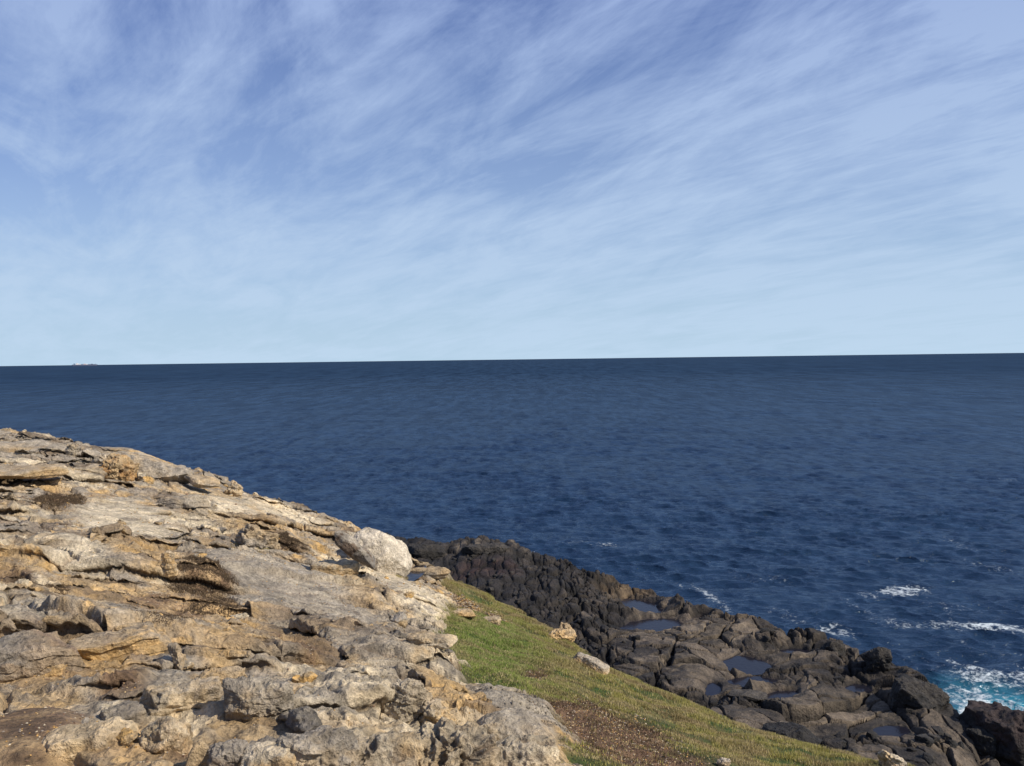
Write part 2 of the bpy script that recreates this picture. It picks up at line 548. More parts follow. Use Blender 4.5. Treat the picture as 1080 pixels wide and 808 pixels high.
    o = np.clip(over, 0, None)
    Z = Z - np.where(o > 0, 1.1 * o * o / (0.5 + o) * 3.2, 0)
    Z = np.where(o > 3, Z - (o - 3) * 3, Z)
    Z = np.maximum(Z, -3.0 + 0 * x)
    return X, Yy, Z, dict(sand=sand, grass=grass, bare=bare, flat=flat, rock=rock, wob=wob, hollow=hollow, n_low=n_low, rid=rid, bil=bil, fine=fine, id1=id1, e1=e1, blk=blk, pud=pud, over=over, r=r, id2=id2, dz=Z - z0)


GREY = np.array([.31, .27, .215]); PALE = np.array([.58, .485, .335]); TAN = np.array([.45, .325, .18]); GOLD = np.array([.56, .35, .13])
SOIL = np.array([.16, .10, .058]); DGREY = np.array([.125, .112, .098]); GREEN = np.array([.045, .075, .014]); OLIVE = np.array([.17, .15, .06])


def lime_color(x, y, m):
    n1 = fbm(x, y, 1.7, 5, 401, 0.6); n2 = fbm(x, y, 0.5, 5, 411, 0.62); n3 = fbm(x, y, 2.6, 3, 421); n4 = fbm(x + y * .4, y * 2.5, 0.8, 4, 431)
    wob = 0.55 * n2
    c = np.ones(x.shape + (3,)) * TAN
    c = mixc(c, PALE * 1.08, 0.9 * ss(0.0, 0.28, n1 + 0.4 * n4))
    c = mixc(c, GOLD, 0.85 * ss(0.05, 0.28, n3 * 0.6 + n2 * 0.6))
    c = mixc(c, GREY, 0.85 * ss(0.14, 0.42, -n1 * 0.8 + 0.5 * m['rid'] + 0.3 * n4))
    c = mixc(c, GREY * .55, 0.7 * ss(0.02, 0.35, fbm(x, y, 0.24, 4, 437, .65) + .4 * n4))
    def bl(bs, w=.5):
        r_ = np.zeros(x.shape)
        for b in bs:
            r_ = np.maximum(r_, blob(x, y, b, w, wob))
        return r_
    c = mixc(c, mixc(np.ones(c.shape) * GOLD, TAN, ss(-.3, .3, n2)), 0.75 * bl(gold_blobs))
    c = mixc(c, mixc(np.ones(c.shape) * GREY, PALE, .5 * ss(-.2, .4, n4)), 0.85 * bl(grey_blobs))
    c = mixc(c, PALE * 1.15, 0.8 * bl(pale_blobs))
    c = mixc(c, DGREY * 1.3, 0.65 * ss(0.18, 0.42, -n2 + 0.25 * n4) )
    soil = np.maximum(np.maximum(bl(soil_blobs), m['sand'] * .95), 0.75 * ss(0.12, 0.4, -m['rid'] - 0.4 * n1 - 0.1))
    sc = mixc(np.ones(c.shape) * SOIL, np.array([.44, .30, .155]), ss(-0.22, 0.22, n2 + .3 * n3))
    c = mixc(c, sc, 0.95 * soil)
    c = mixc(c, np.array([.17, .12, .075]), 0.75 * m['hollow'])  # ledge feet and undercuts darkened: their shade put into the colour
    # crack lines darkened with soil colour, crevice shade painted in
    c = mixc(c, SOIL, 0.55 * m['blk'] * (1 - ss(0, 0.07, m['e1'])))
    c = c * (0.85 + 0.3 * m['id1'])[..., None]
    # turf ground
    g = mixc(np.ones(c.shape) * GREEN, OLIVE, ss(-0.15, 0.35, fbm(x, y, 1.3, 3, 441) + 0.2 * n2))
    br = mixc(np.ones(c.shape) * np.array([.145, .085, .05]), np.array([.27, .175, .10]), ss(-.1, .35, n2))
    g = mixc(g, br, np.clip(m['bare'] * 1.2, 0, 1))
    g = mixc(g, SOIL * 1.1, 0.35 * ss(0.0, 0.3, -n2))
    c = mixc(c, g, m['grass'])
    c = mixc(c, SOIL, m['pud'] * 0.8)
    return c, soil


print('T', round(time.time() - T0, 1))
# angular columns dense ahead, sparse elsewhere; radial rows geometric
th = np.r_[np.linspace(-178, -60, 60)[:-1], np.linspace(-60, -35, 120)[:-1], np.linspace(-35, 34, 1500)[:-1], np.linspace(34, 60, 90)[:-1], np.linspace(60, 182, 60)]
thr = np.radians(th)
er = edge_r(np.where(th > 180, th - 360, th))
NR_A, NR_B = 1050, 90
rows_near = np.linspace(0.05, 1, 14)[:-1]
q = np.linspace(0, 1, NR_A)
beyond = np.linspace(0, 1, NR_B + 1)[1:] ** 1.6 * 10.0
rstart = 2.8
rad = []
for k in rows_near:
    rad.append(np.full(th.shape, rstart * k))
for k in q:
    rad.append(rstart * (er / rstart) ** k)
for b in beyond:
    rad.append(er + b)
rad = np.array(rad)
gx = rad * np.sin(thr)[None, :]; gy = rad * np.cos(thr)[None, :]
X, Yv, Z, m = terrain(gx, gy)
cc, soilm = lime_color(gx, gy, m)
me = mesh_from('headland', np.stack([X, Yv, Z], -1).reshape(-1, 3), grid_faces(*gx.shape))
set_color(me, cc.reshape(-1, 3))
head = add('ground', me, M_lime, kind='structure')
HX, HY, HZ, Hgrass, Hbare, Hsoil = X, Yv, Z, m['grass'], m['bare'], soilm


def ground_z(x, y):
    """height of the finished headland under a few points"""
    x = np.atleast_1d(np.asarray(x, float)); y = np.atleast_1d(np.asarray(y, float))
    return terrain(x, y, True)[2]


print('T', round(time.time() - T0, 1))
# ---------------------------------------------------------------- basalt shore platform
bas_px = [(424, 573, 15.6), (445, 573, 15.5), (470, 581, 15.7), (490, 576, 15.4), (510, 574, 15.2), (540, 578, 15.4), (560, 592, 16.0), (600, 598, 16.2), (620, 610, 16.5), (640, 611, 16.6),
          (665, 616, 16.7), (690, 621, 16.75), (706, 628, 16.8), (722, 636, 16.8), (740, 640, 16.8), (770, 653, 17.0), (800, 656, 17), (830, 670, 17.1), (870, 671, 17), (900, 688, 17.2), (915, 698, 17.1), (930, 699, 17.0),
          (950, 712, 17.1), (975, 722, 16.9), (990, 740, 17.3), (1010, 755, 17.6), (1026, 768, 18.0), (1034, 785, 18.6), (1045, 790, 18.4), (1080, 800, 18.6), (1150, 820, 18.6)]


def at_drop(px, py, D):
    d = CMn @ np.array([(px - 540.0) / FOC, -(py - 404.0) / FOC, -1.0])
    d = d * (D / -d[2])
    return np.array([d[0], d[1], EYE - D])


bedge = np.array([at_drop(*b) for b in bas_px])
b_th = np.degrees(np.arctan2(bedge[:, 0], bedge[:, 1])); b_r = np.hypot(bedge[:, 0], bedge[:, 1]); b_z = bedge[:, 2]
o_ = np.argsort(b_th); b_th, b_r, b_z = b_th[o_], b_r[o_], b_z[o_]
Bt = np.r_[-30, -20, -12, b_th, 40, 55, 75]; Br = np.r_[60, 72, 78, b_r, 34, 34, 30]; Bz = np.r_[3.5, 4, 4.4, b_z, 1.2, 1.2, 1.2]


def pb(px, py, rx, ry, D=17.0, ang=0):
    c = at_drop(px, py, D)[:2]
    ca, sa = math.cos(R(ang)), math.sin(R(ang))
    a = (at_drop(px + rx * ca, py + rx * sa, D) - at_drop(px - rx * ca, py - rx * sa, D))[:2] / 2
    b = (at_drop(px - ry * sa, py + ry * ca, D) - at_drop(px + ry * sa, py - ry * ca, D))[:2] / 2
    return c, np.linalg.inv(np.array([a, b]).T), a, b


pools = [(676, 634, 22, 6.5, 'upper of the two rock pools nearest the sea edge, dull blue water', 10), (688, 654, 30, 6.5, 'lower rock pool with straight far shore, dull blue water', -3),
         (788, 694, 24, 9, 'dark shallow pool in the middle of the black rock shelf', 5), (738, 648, 8, 2.5, 'tiny pool close to the sea edge of the shelf', 0),
         (840, 682, 16, 4, 'narrow pool below the stepped sea edge', 5), (940, 763, 18, 5.5, 'small dark pool near the right end of the shelf', 0),
         (795, 712, 26, 5, 'thin dark pool between flat slabs', 0), (823, 728, 17, 6, 'dark pool beside the pale flat slab', -10), (905, 719, 15, 4.5, 'shaded pool under the tall broken blocks', 0),
         (752, 720, 8, 8, 'small dark pool left of the pale flat slab', 0)]
poolB = [(pb(px, py, rx, ry, 17.0, a), px) for px, py, rx, ry, _, a in pools]
POOL_Z = 2.78
dark_b = [pb(*b) for b in [(650, 690, 45, 20), (600, 640, 60, 25), (700, 740, 60, 12), (640, 650, 40, 25), (880, 775, 70, 14), (780, 735, 60, 10), (900, 705, 35, 14), (560, 610, 60, 20, 16.2), (840, 775, 30, 12), (700, 700, 30, 20)]]
pale_b = [pb(*b) for b in [(785, 728, 24, 7), (720, 700, 45, 12), (740, 668, 60, 11), (690, 645, 30, 5), (860, 740, 40, 14), (830, 690, 40, 8), (910, 745, 40, 10), (850, 765, 30, 8), (690, 705, 30, 9), (665, 665, 20, 8), (515, 585, 40, 6, 15.6), (905, 735, 40, 9)]]
red_b = [pb(*b) for b in [(530, 612, 16, 7, 16.2), (500, 612, 22, 6, 16.2), (1060, 775, 30, 20, 18.5)]]


def basalt(x, y):
    r = np.hypot(x, y); th = np.degrees(np.arctan2(x, y))
    er = np.interp(th, Bt, Br); ez = np.interp(th, Bt, Bz)
    d_in = er - r
    wob = fbm(x, y, 5, 4, 501); wob2 = fbm(x, y, 1.2, 3, 511)
    lvl = 3.0 + 0 * x
    lvl = lvl + (ez - 3.0) * ss(22, 1, d_in)
    left = ss(9, -2, th + wob * 3)                 # blocky, higher ground behind the boulder
    lvl = lvl + left * (0.6 + 0.5 * fbm(x, y, 9, 2, 515))
    wx = x + 1.2 * wob; wy = y + 1.2 * gn(x / 4, y / 4, 503)
    _, e1, id1, cx, cy = voro(wx, wy, 4.3, 521)
    _, e2, id2, cx2, cy2 = voro(wx + .3 * wob2, wy * 1.1, 1.7, 531)
    _, e3, id3, cx3, cy3 = voro(x + .2 * wob2, y * .48 + .3 * wob, 0.85, 541)
    f4, e4, id4, _, _ = voro(x + .3 * wob2, y * .42, 1.05, 551)
    flat = 1 - left
    pool = np.zeros(x.shape); ring = np.zeros(x.shape)
    for (c, I, a, b), _ in poolB:
        pool = np.maximum(pool, blob(x, y, (c, I), 0.3, 0.5 * wob2))
        ring = np.maximum(ring, blob(x, y, (c, I / 1.8), 0.5, 0.4 * wob2))
    darkm = np.zeros(x.shape)
    for c, I, a, b in dark_b:
        darkm = np.maximum(darkm, blob(x, y, (c, I), 0.5, 0.5 * wob2))
    calm = np.zeros(x.shape)
    for c, I, a, b in pale_b:
        calm = np.maximum(calm, blob(x, y, (c, I), 0.5, 0.4 * wob2))
    rubble = np.clip(left * 1.0 + 0.9 * ss(0.1, 0.45, fbm(x, y, 6, 2, 561) + 0.5 * darkm - 0.4 * calm), 0, 1)
    z = lvl
    z = z + flat * (0.45 * (id1 - 0.5) + 0.10 * (id1 - .5) * cx * 4 + 0.12 * cy) - flat * 0.6 * (1 - ss(0, 0.06, e1))
    z = z + flat * (0.16 * (id2 - 0.5) + 0.22 * (id2 - .5) * cx2) - flat * 0.28 * (1 - ss(0, 0.08, e2))
    z = z + rubble * (.62 - .34 * left) * (0.45 * (id4 - 0.5) - 0.36 * (1 - ss(0, 0.25, e4)) + 0.3 * np.clip(1 - e4, 0, 1) * 0 + 0.35 * (id3 - 0.5) - 0.28 * (1 - ss(0, 0.22, e3)))
    z = z - rubble * left * 0.2 * (f4 ** 2) + rubble * 0.2 * fbm(x, y, 2.0, 3, 571)
    z = z + 0.10 * fbm(x, y, 0.8, 4, 581) + 0.22 * fbm(x, y, 7, 2, 583)
    rimz = ss(5, 0.5, d_in) * (0.7 * fbm(x, y, 3.0, 3, 587, .6, True) + 0.3) * ss(-8, 4, th)
    z = z + 0.5 * rimz
    z = z * (1 - .9 * ring) + (2.74 + .10 * (z - lvl)) * .9 * ring
    z = z * (1 - pool) + (2.40 + 0.06 * wob2) * pool
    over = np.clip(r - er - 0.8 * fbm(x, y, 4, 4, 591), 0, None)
    z = z - 1.6 * over * over / (0.6 + over) - 0.2 * over
    z = np.maximum(z, -4)
    m = dict(e1=e1, e2=e2, e3=e3, id1=id1, id2=id2, id3=id3, pool=pool, darkm=darkm, calm=calm, rubble=rubble, wob=wob, wob2=wob2, left=left, over=over, flat=flat, id4=id4, e4=e4, f4=f4)
    return z, m


def basalt_z(x, y):
    return basalt(np.atleast_1d(np.asarray(x, float)), np.atleast_1d(np.asarray(y, float)))[0]


thb = np.radians(np.r_[np.linspace(-30, -9, 60)[:-1], np.linspace(-9, 32, 1350)[:-1], np.linspace(32, 75, 120)])
erb = np.interp(np.degrees(thb), Bt, Br)
NB = 760
inv = np.linspace(1 / 24.0, 0, NB)      # rows evenly spaced in 1/r, as the perspective of a low shelf needs
rb = []
for k in np.linspace(0, 1, NB):
    rb.append(1 / ((1 - k) / 24.0 + k / (erb + 9.0)))
rb = np.array(rb)
bx = rb * np.sin(thb)[None]; by = rb * np.cos(thb)[None]
bz, bm = basalt(bx, by)
n1 = fbm(bx, by, 2.2, 5, 601, .6); n2 = fbm(bx, by, .7, 4, 611)
bc = np.ones(bx.shape + (3,)) * np.array([.040, .035, .030])
bc = mixc(bc, np.array([.115, .095, .072]), bm['flat'] * ss(-.25, .25, n1 + .3 * (bm['id2'] - .5)))
bc = mixc(bc, np.array([.165, .138, .102]), 0.8 * bm['calm'] * ss(-.4, .2, n2))
bc = mixc(bc, np.array([.026, .023, .022]), 0.8 * np.clip(bm['darkm'] + .5 * bm['left'], 0, 1) * ss(.4, -.2, n2))
bc = bc * (0.6 + 0.8 * np.where(bm['rubble'] > .5, bm['id3'], bm['id2']))[..., None]
rd = np.zeros(bx.shape)
for c, I, a, b in red_b:
    rd = np.maximum(rd, blob(bx, by, (c, I), .6, .5 * bm['wob2']))
bc = mixc(bc, np.array([.060, .024, .019]), .45 * rd)
bc = mixc(bc, np.array([.03, .024, .028]), ss(.1, .6, bm['pool']))
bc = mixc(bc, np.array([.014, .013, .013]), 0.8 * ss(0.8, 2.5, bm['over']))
bc = mixc(bc, np.array([.012, .011, .010]), 0.7 * (1 - ss(0, .05, bm['e1'])) * bm['flat'])
# tan crust along the sea rim, as in the photograph
rim_t = pb(655, 620, 28, 6, 16.8)
bc = mixc(bc, np.array([.16, .115, .065]), .7 * blob(bx, by, rim_t[:2], .5, .4 * bm['wob2']))
bc = bc * np.array([.66, .62, .58])
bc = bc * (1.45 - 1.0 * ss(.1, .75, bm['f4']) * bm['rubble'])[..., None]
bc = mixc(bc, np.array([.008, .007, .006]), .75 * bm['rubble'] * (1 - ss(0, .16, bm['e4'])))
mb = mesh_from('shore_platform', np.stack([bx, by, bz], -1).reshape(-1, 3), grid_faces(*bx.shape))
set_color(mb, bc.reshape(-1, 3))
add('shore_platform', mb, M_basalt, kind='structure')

# pool water
M_pool, nt, b = new_mat('pool_water')
b.inputs['Base Color'].default_value = (.012, .012, .018, 1); b.inputs['Roughness'].default_value = .12; b.inputs['IOR'].default_value = 1.33; b.inputs['Specular IOR Level'].default_value = .3
g = nt.add('ShaderNodeNewGeometry').outputs['Position']
bp = nt.add('ShaderNodeBump', inp={'Strength': .5, 'Distance': .02, 'Height': nt.noise(g, 5, 3)})
nt.l.new(bp.outputs[0], b.inputs['Normal'])
for ((c, I, a, b2), _), (px, py, rx, ry, lab, an) in zip(poolB, pools):
    t = np.linspace(0, math.tau, 48, endpoint=False)
    k = 1.15
    pts = [(c[0] + k * (a[0] * math.cos(u) + b2[0] * math.sin(u)), c[1] + k * (a[1] * math.cos(u) + b2[1] * math.sin(u)), 0) for u in t]
    me = bpy.data.meshes.new('rock_pool'); me.from_pydata([(p[0] - c[0], p[1] - c[1], 0) for p in pts], [], [list(range(48))])
    add('rock_pool', me, M_pool, loc=(c[0], c[1], POOL_Z - 0.15 + (0.004 if px == 795 else 0) + (0.008 if px == 823 else 0)+ (0.012 if px == 752 else 0)), kind='structure')
c, I = PUD
A = np.linalg.inv(I)
t = np.linspace(0, math.tau, 40, endpoint=False)
pz = float(ground_z(c[0], c[1])[0]) + 0.06
me = bpy.data.meshes.new('puddle')
me.from_pydata([tuple(1.05 * (A @ [math.cos(u), math.sin(u)])) + (0.0,) for u in t], [], [list(range(40))])
add('puddle', me, M_pool, loc=(c[0], c[1], pz), kind='structure')

print('T', round(time.time() - T0, 1))
# ---------------------------------------------------------------- sea
SUN_AZ, SUN_EL = R(112), R(40)       # bearing clockwise from straight ahead (+Y)
ths = np.radians(np.r_[np.linspace(-60, -34, 60)[:-1], np.linspace(-34, 36, 1350)[:-1], np.linspace(36, 75, 90)])
NS = 1150
k = np.linspace(0, 1, NS)
rs = 1 / ((1 - k) / 30.0 + k / 2600.0)
far = np.geomspace(2600, 120000, 60)[1:]
rs = np.r_[rs, far]
dr = np.gradient(rs)
sx = rs[:, None] * np.sin(ths)[None]; sy = rs[:, None] * np.cos(ths)[None]
SX = sx.astype(F32); SY = sy.astype(F32)
sz = np.zeros(sx.shape, F32); hx = np.zeros(sx.shape, F32); hy = np.zeros(sx.shape, F32)
wr = np.random.default_rng(5)
NW = 90
for i in range(NW):
    lam = .9 * (36 / .9) ** (i / (NW - 1)) * wr.uniform(.92, 1.08)
    spread = 36 if lam < 7 else 18
    ang = R(200 + wr.normal(0, spread * .6))      # travelling towards the shore
    amp = 0.0125 * lam ** 1.0 * np.exp(-(lam / 3.8) ** 2) * 1.3 * wr.uniform(.5, 1.3) + (0.016 if lam > 7 else 0)
    kk = math.tau / lam
    dx, dy = math.sin(ang), math.cos(ang)
    fade = np.clip(lam / (1.3 * dr) - .5, 0, 1)[:, None].astype(F32)
    if not fade.any():
        continue
    ph = F32(kk * dx) * SX + F32(kk * dy) * SY + F32(wr.uniform(0, math.tau))
    C = np.cos(ph); S = np.sin(ph)
    amp = F32(amp); dx = F32(dx); dy = F32(dy)
    sz += fade * amp * C
    hx -= fade * amp * dx * S * F32(1.05); hy -= fade * amp * dy * S * F32(1.05)
# irregular groups of higher chop
grp = 0.5 + 1.0 * ss(-.4, .5, fbm(sx * .5, sy, 30, 4, 701))
grp = np.where(rs[:, None] < 2600, grp, 1)
sz = sz * grp


def sea_pt(px, py):
    return at_drop(px, py, EYE)[:2]


def sblob(px, py, rx, ry, ang=0):
    return pb(px, py, rx, ry, EYE, ang)[:2]


wn = fbm(sx, sy, 6, 3, 711); wn2 = fbm(sx, sy, 1.6, 3, 713)
foam = np.zeros(sx.shape)
foam_list = [(951, 624, 22, 5, 0, 1.0), (915, 628, 14, 4, 20, .55), (1050, 662, 36, 4.5, 4, 1.0), (985, 659, 40, 4, -3, .7), (935, 655, 30, 3.5, 10, .4), (750, 630, 26, 4, 35, .75), (765, 640, 10, 3, 50, .6), (720, 618, 16, 3, 30, .4),
             (880, 666, 22, 5, 8, .8), (870, 678, 30, 4, 20, .45), (1045, 745, 45, 18, 20, 1.15), (1040, 712, 40, 9, 15, .8), (1015, 700, 20, 5, 20, .7), (1075, 715, 20, 12, 0, .7), (1005, 735, 24, 14, 50, .55), (1020, 765, 30, 14, 20, 1.2),
             (1060, 775, 40, 20, 0, 1.2), (1020, 680, 40, 5, 60, .35), (965, 700, 18, 5, 30, .3), (460, 558, 12, 2, 0, .4), (640, 575, 22, 3, 5, .45), (610, 572, 20, 2.5, 0, .35),
             (830, 650, 25, 4, 20, .4), (1060, 508, 14, 2, 0, .35), (905, 640, 40, 5, 30, .3), (1000, 640, 40, 4, 10, .3), (800, 610, 40, 3, 8, .25), (560, 584, 14, 3, 10, .5), (1050, 600, 40, 4, 15, .35), (1010, 572, 30, 3, 20, .3)]
for px, py, rx, ry, an, st in foam_list:
    foam = np.maximum(foam, (.86 if py > 735 else .74) * st * blob(sx, sy, sblob(px, py, rx * 1.0, ry * .95, an), .9, .6 * wn + .4 * wn2))
# wash along the rock edge
the = np.degrees(np.arctan2(sx, sy)); ed = np.interp(the, Bt, Br)
dist = rs[:, None] - ed
foam = np.maximum(foam, (.85 * ss(5.5, .5, dist + 3.5 * wn) * (dist > -12) * ss(-.25, .3, fbm(sx, sy, 9, 2, 719) + .12)) * ss(-9, 0, the))
foam = np.maximum(foam, .42 * ss(22, 3, dist) * (dist > -12) * ss(.05, .4, fbm(sx, sy * .6, 9, 3, 727)) * ss(0, 12, the))
# odd whitecaps farther out
wc = ss(.50, .72, fbm(sx / 2.2, sy, 7, 3, 721)) * ss(.15, .5, fbm(sx, sy, 60, 2, 723) + .12) * ss(900, 120, rs)[:, None]
foam = np.maximum(foam, .55 * wc * ss(0.0, .25, sz))
turq = np.zeros(sx.shape)
for b, w in ((sblob(1060, 755, 52, 30, 10), 1.0), (sblob(1020, 738, 38, 20, 30), .4)):
    turq = np.maximum(turq, w * blob(sx, sy, b, .7, .3 * wn))
ms = mesh_from('sea', np.stack([sx + hx * grp, sy + hy * grp, sz], -1).reshape(-1, 3), grid_faces(*sx.shape))
set_float(ms, foam, 'foam'); set_float(ms, turq, 'shallow')
M_sea, nt, b = new_mat('sea_water')
pos = nt.add('ShaderNodeNewGeometry').outputs['Position']
af = nt.add('ShaderNodeAttribute', attribute_name='foam').outputs['Fac']
at_ = nt.add('ShaderNodeAttribute', attribute_name='shallow').outputs['Fac']
mp = nt.add('ShaderNodeMapping', inp={'Vector': pos}); mp.inputs['Scale'].default_value = (.32, 1, 1); mp.inputs['Rotation'].default_value = (0, 0, R(-14))
pv = mp.outputs[0]
big = nt.noise(pv, .012, 6, .65)
mid0 = nt.noise(pv, .11, 6, .7)
mid2 = nt.noise(pv, .035, 8, .75)
mid = nt.math('ADD', nt.math('MULTIPLY', mid0, .5), nt.math('MULTIPLY', mid2, .5))
small = nt.noise(pv, 1.1, 5, .65)
plen = nt.add('ShaderNodeVectorMath', operation='LENGTH', inp={0: pos}).outputs['Value']
ldist = nt.math('LOGARITHM', plen, 10.0)


def chop(sx_, sy_, lo0, lo1, hi0, hi1):  # noise for the painted wave tone, faded in and out by distance
    q_ = nt.add('ShaderNodeMapping', inp={'Vector': pos}); q_.inputs['Scale'].default_value = (sx_, sy_, 1); q_.inputs['Rotation'].default_value = (0, 0, R(5))
    n_ = nt.noise(q_.outputs[0], 1.0, 5, .62)
    a_ = nt.add('ShaderNodeMapRange', inp={0: ldist, 1: lo0, 2: lo1, 3: 0.0, 4: 1.0}).outputs[0]
    b_ = nt.add('ShaderNodeMapRange', inp={0: ldist, 1: hi0, 2: hi1, 3: 1.0, 4: 0.0}).outputs[0]
    return nt.math('MULTIPLY', nt.math('SUBTRACT', n_, .5), nt.math('MULTIPLY', a_, b_))


# wave-facet light and dark painted into the water colour: finer near shore, longer offshore
facet_shade = nt.math('ADD', chop(.42, .11, 1.7, 2.1, 2.5, 2.9), nt.math('ADD', chop(.16, .028, 2.2, 2.5, 2.9, 3.3), nt.math('ADD', chop(.06, .007, 2.6, 3.0, 3.5, 4.0), chop(.04, .0016, 3.1, 3.5, 4.6, 5.2))))
facet_shade = nt.math('ADD', facet_shade, .5)
deep = nt.mix(nt.ramp(big, [(.35, 0.0), (.65, 1.0)]), (.0058, .0195, .042, 1), (.0095, .031, .068, 1))
deep = nt.mix(nt.ramp(mid, [(.36, 0.0), (.60, 1.0)]), nt.mix(.26, deep, (.003, .010, .028, 1)), deep)  # dark sides of wave facets mixed into the water colour
deep = nt.mix(nt.ramp(facet_shade, [(.38, 0.0), (.62, 1.0)]), nt.mix(.60, deep, (.003, .010, .030, 1)), nt.mix(.28, deep, (.042, .080, .155, 1)))
deep = nt.mix(at_, deep, (.03, .22, .30, 1))
# lacy foam: thin cell walls of distorted voronoi plus noise
dv = nt.noise(pos, 1.3, 3, .6)
wv = nt.add('ShaderNodeVectorMath', operation='MULTIPLY_ADD'); nt.l.new(nt.add('ShaderNodeTexNoise', inp={'Vector': pos, 'Scale': .9, 'Detail': 3}).outputs['Color'], wv.inputs[0])
wv.inputs[1].default_value = (1.6, 1.6, 0); nt.l.new(pos, wv.inputs[2])
vo = nt.add('ShaderNodeTexVoronoi', feature='DISTANCE_TO_EDGE', inp={'Vector': wv.outputs[0], 'Scale': .8})
lace = nt.ramp(vo.outputs['Distance'], [(0.0, 1.0), (.16, 0.0)])
fn = nt.noise(pos, 2.6, 6, .75)
fsum = nt.math('ADD', nt.math('MULTIPLY', af, .85), nt.math('MULTIPLY', nt.math('SUBTRACT', fn, .5), 3.2))
fsum = nt.math('ADD', fsum, nt.math('MULTIPLY', nt.math('MULTIPLY', lace, .45), af))
ff = nt.math('MULTIPLY', nt.ramp(fsum, [(.40, 0.0), (1.25, 1.0)]), nt.ramp(af, [(.05, 0.0), (.25, 1.0)]))
basec = nt.mix(ff, deep, (.55, .61, .63, 1))
hgt = nt.math('ADD', nt.math('MULTIPLY', small, .5), nt.math('MULTIPLY', mid, 1.5))
bp = nt.add('ShaderNodeBump', inp={'Strength': 1.0, 'Distance': .75, 'Height': hgt})
# upwelling light from the water body under a surface whose mean reflectance is held down by its wave slopes
dif = nt.add('ShaderNodeBsdfDiffuse', inp={'Color': basec, 'Normal': bp.outputs[0]})
glo = nt.add('ShaderNodeBsdfGlossy', inp={'Color': (.78, .88, 1, 1), 'Roughness': .12, 'Normal': bp.outputs[0]})
fr = nt.add('ShaderNodeFresnel', inp={'IOR': 1.33, 'Normal': bp.outputs[0]}).outputs[0]
capd = nt.add('ShaderNodeMapRange', inp={0: ldist, 1: 1.9, 2: 3.1, 3: .25, 4: .055}).outputs[0]
fr = nt.math('MINIMUM', fr, capd)
fr = nt.math('MULTIPLY', fr, nt.math('SUBTRACT', 1.0, ff))
mxs = nt.add('ShaderNodeMixShader', inp={0: fr}); nt.l.new(dif.outputs[0], mxs.inputs[1]); nt.l.new(glo.outputs[0], mxs.inputs[2])
nt.l.new(mxs.outputs[0], nt.n['Material Output'].inputs['Surface'])
nt.n.remove(b)
add('sea', ms, M_sea, kind='structure')

print('T', round(time.time() - T0, 1))
# ---------------------------------------------------------------- grass, dry moss, gravel
def sample_headland(mask, n, seed):
    """pick n grid cells of the headland with probability mask x area"""
    g = np.random.default_rng(seed)
    ax = HX[1:, 1:] - HX[:-1, :-1]
    u = np.stack([HX[:-1, 1:] - HX[:-1, :-1], HY[:-1, 1:] - HY[:-1, :-1]], -1)
    v = np.stack([HX[1:, :-1] - HX[:-1, :-1], HY[1:, :-1] - HY[:-1, :-1]], -1)
    area = np.abs(u[..., 0] * v[..., 1] - u[..., 1] * v[..., 0])
    w = (area * mask[:-1, :-1]).ravel(); w = w / w.sum()
    idx = g.choice(len(w), n, p=w)
    i, j = np.divmod(idx, HX.shape[1] - 1)
    a = g.random(n); b = g.random(n)

    def q(A):
        return A[i, j] * (1 - a) * (1 - b) + A[i, j + 1] * a * (1 - b) + A[i + 1, j] * (1 - a) * b + A[i + 1, j + 1] * a * b
    return q(HX), q(HY), q(HZ)


def blades(name, mask, n, length, width, colors, seed, lean=0.6, upright=1.0):
    g = np.random.default_rng(seed)
    x, y, z = sample_headland(mask, n, seed)
    L = length * g.uniform(.5, 1.4, n) * (0.8 + .5 * ss(-.3, .4, fbm(x, y, .5, 2, seed)))
    a = g.uniform(0, math.tau, n); la = g.uniform(0, math.tau, n); ln = g.uniform(.15, 1, n) * lean
    W = width * g.uniform(.6, 1.3, n)
    wx, wy = np.cos(a) * W / 2, np.sin(a) * W / 2
    bx_, by_ = np.cos(la) * ln * L, np.sin(la) * ln * L
    P = np.zeros((n, 3, 3))
    P[:, 0] = np.stack([x - wx, y - wy, z - .008], -1); P[:, 1] = np.stack([x + wx, y + wy, z - .008], -1)
    P[:, 2] = np.stack([x + bx_, y + by_, z + L * upright * np.sqrt(np.clip(1 - ln ** 2, .1, 1))], -1)
    c = colors(x, y, g, n)
    cv = np.repeat(c[:, None], 3, 1) * np.array([.7, .7, 1.12])[None, :, None]
    me = mesh_from(name, P.reshape(-1, 3), np.arange(3 * n).reshape(n, 3), False)
    set_color(me, cv.reshape(-1, 3))
    return me


inner = (rad < er[None] + 1.5) & (rad > 2.5) & (gy > 2)
wobg = m['wob']


def grass_cols(x, y, g, n):
    t = fbm(x, y, 1.3, 3, 441); t2 = fbm(x, y, .35, 2, 443)
    # brighter green in the sheltered middle, olive towards the rim
    mid_ = blob(x, y, world_blob(520, 680, 60, 38, 25), .8)
    c = mixc(np.ones((n, 3)) * np.array([.38, .34, .105]), np.array([.24, .32, .07]), np.clip(mid_ + .3 * t, 0, 1))
    c = mixc(c, np.array([.42, .33, .16]), np.clip(ss(-.1, .4, t + .7 * t2) * (1 - .6 * mid_), 0, 1) * .8)
    brn = ss(.05, .3, fbm(x, y, .8, 3, 447, .6)) * (1 - .5 * mid_)
    c = mixc(c, np.array([.27, .19, .10]), .7 * brn)
    dry = g.random(n) < (.14 + .2 * (t2 > .1))
    c[dry] = np.array([.50, .40, .22]) * g.uniform(.7, 1.2, (dry.sum(), 1))
    return c * g.uniform(.6, 1.35, (n, 1))


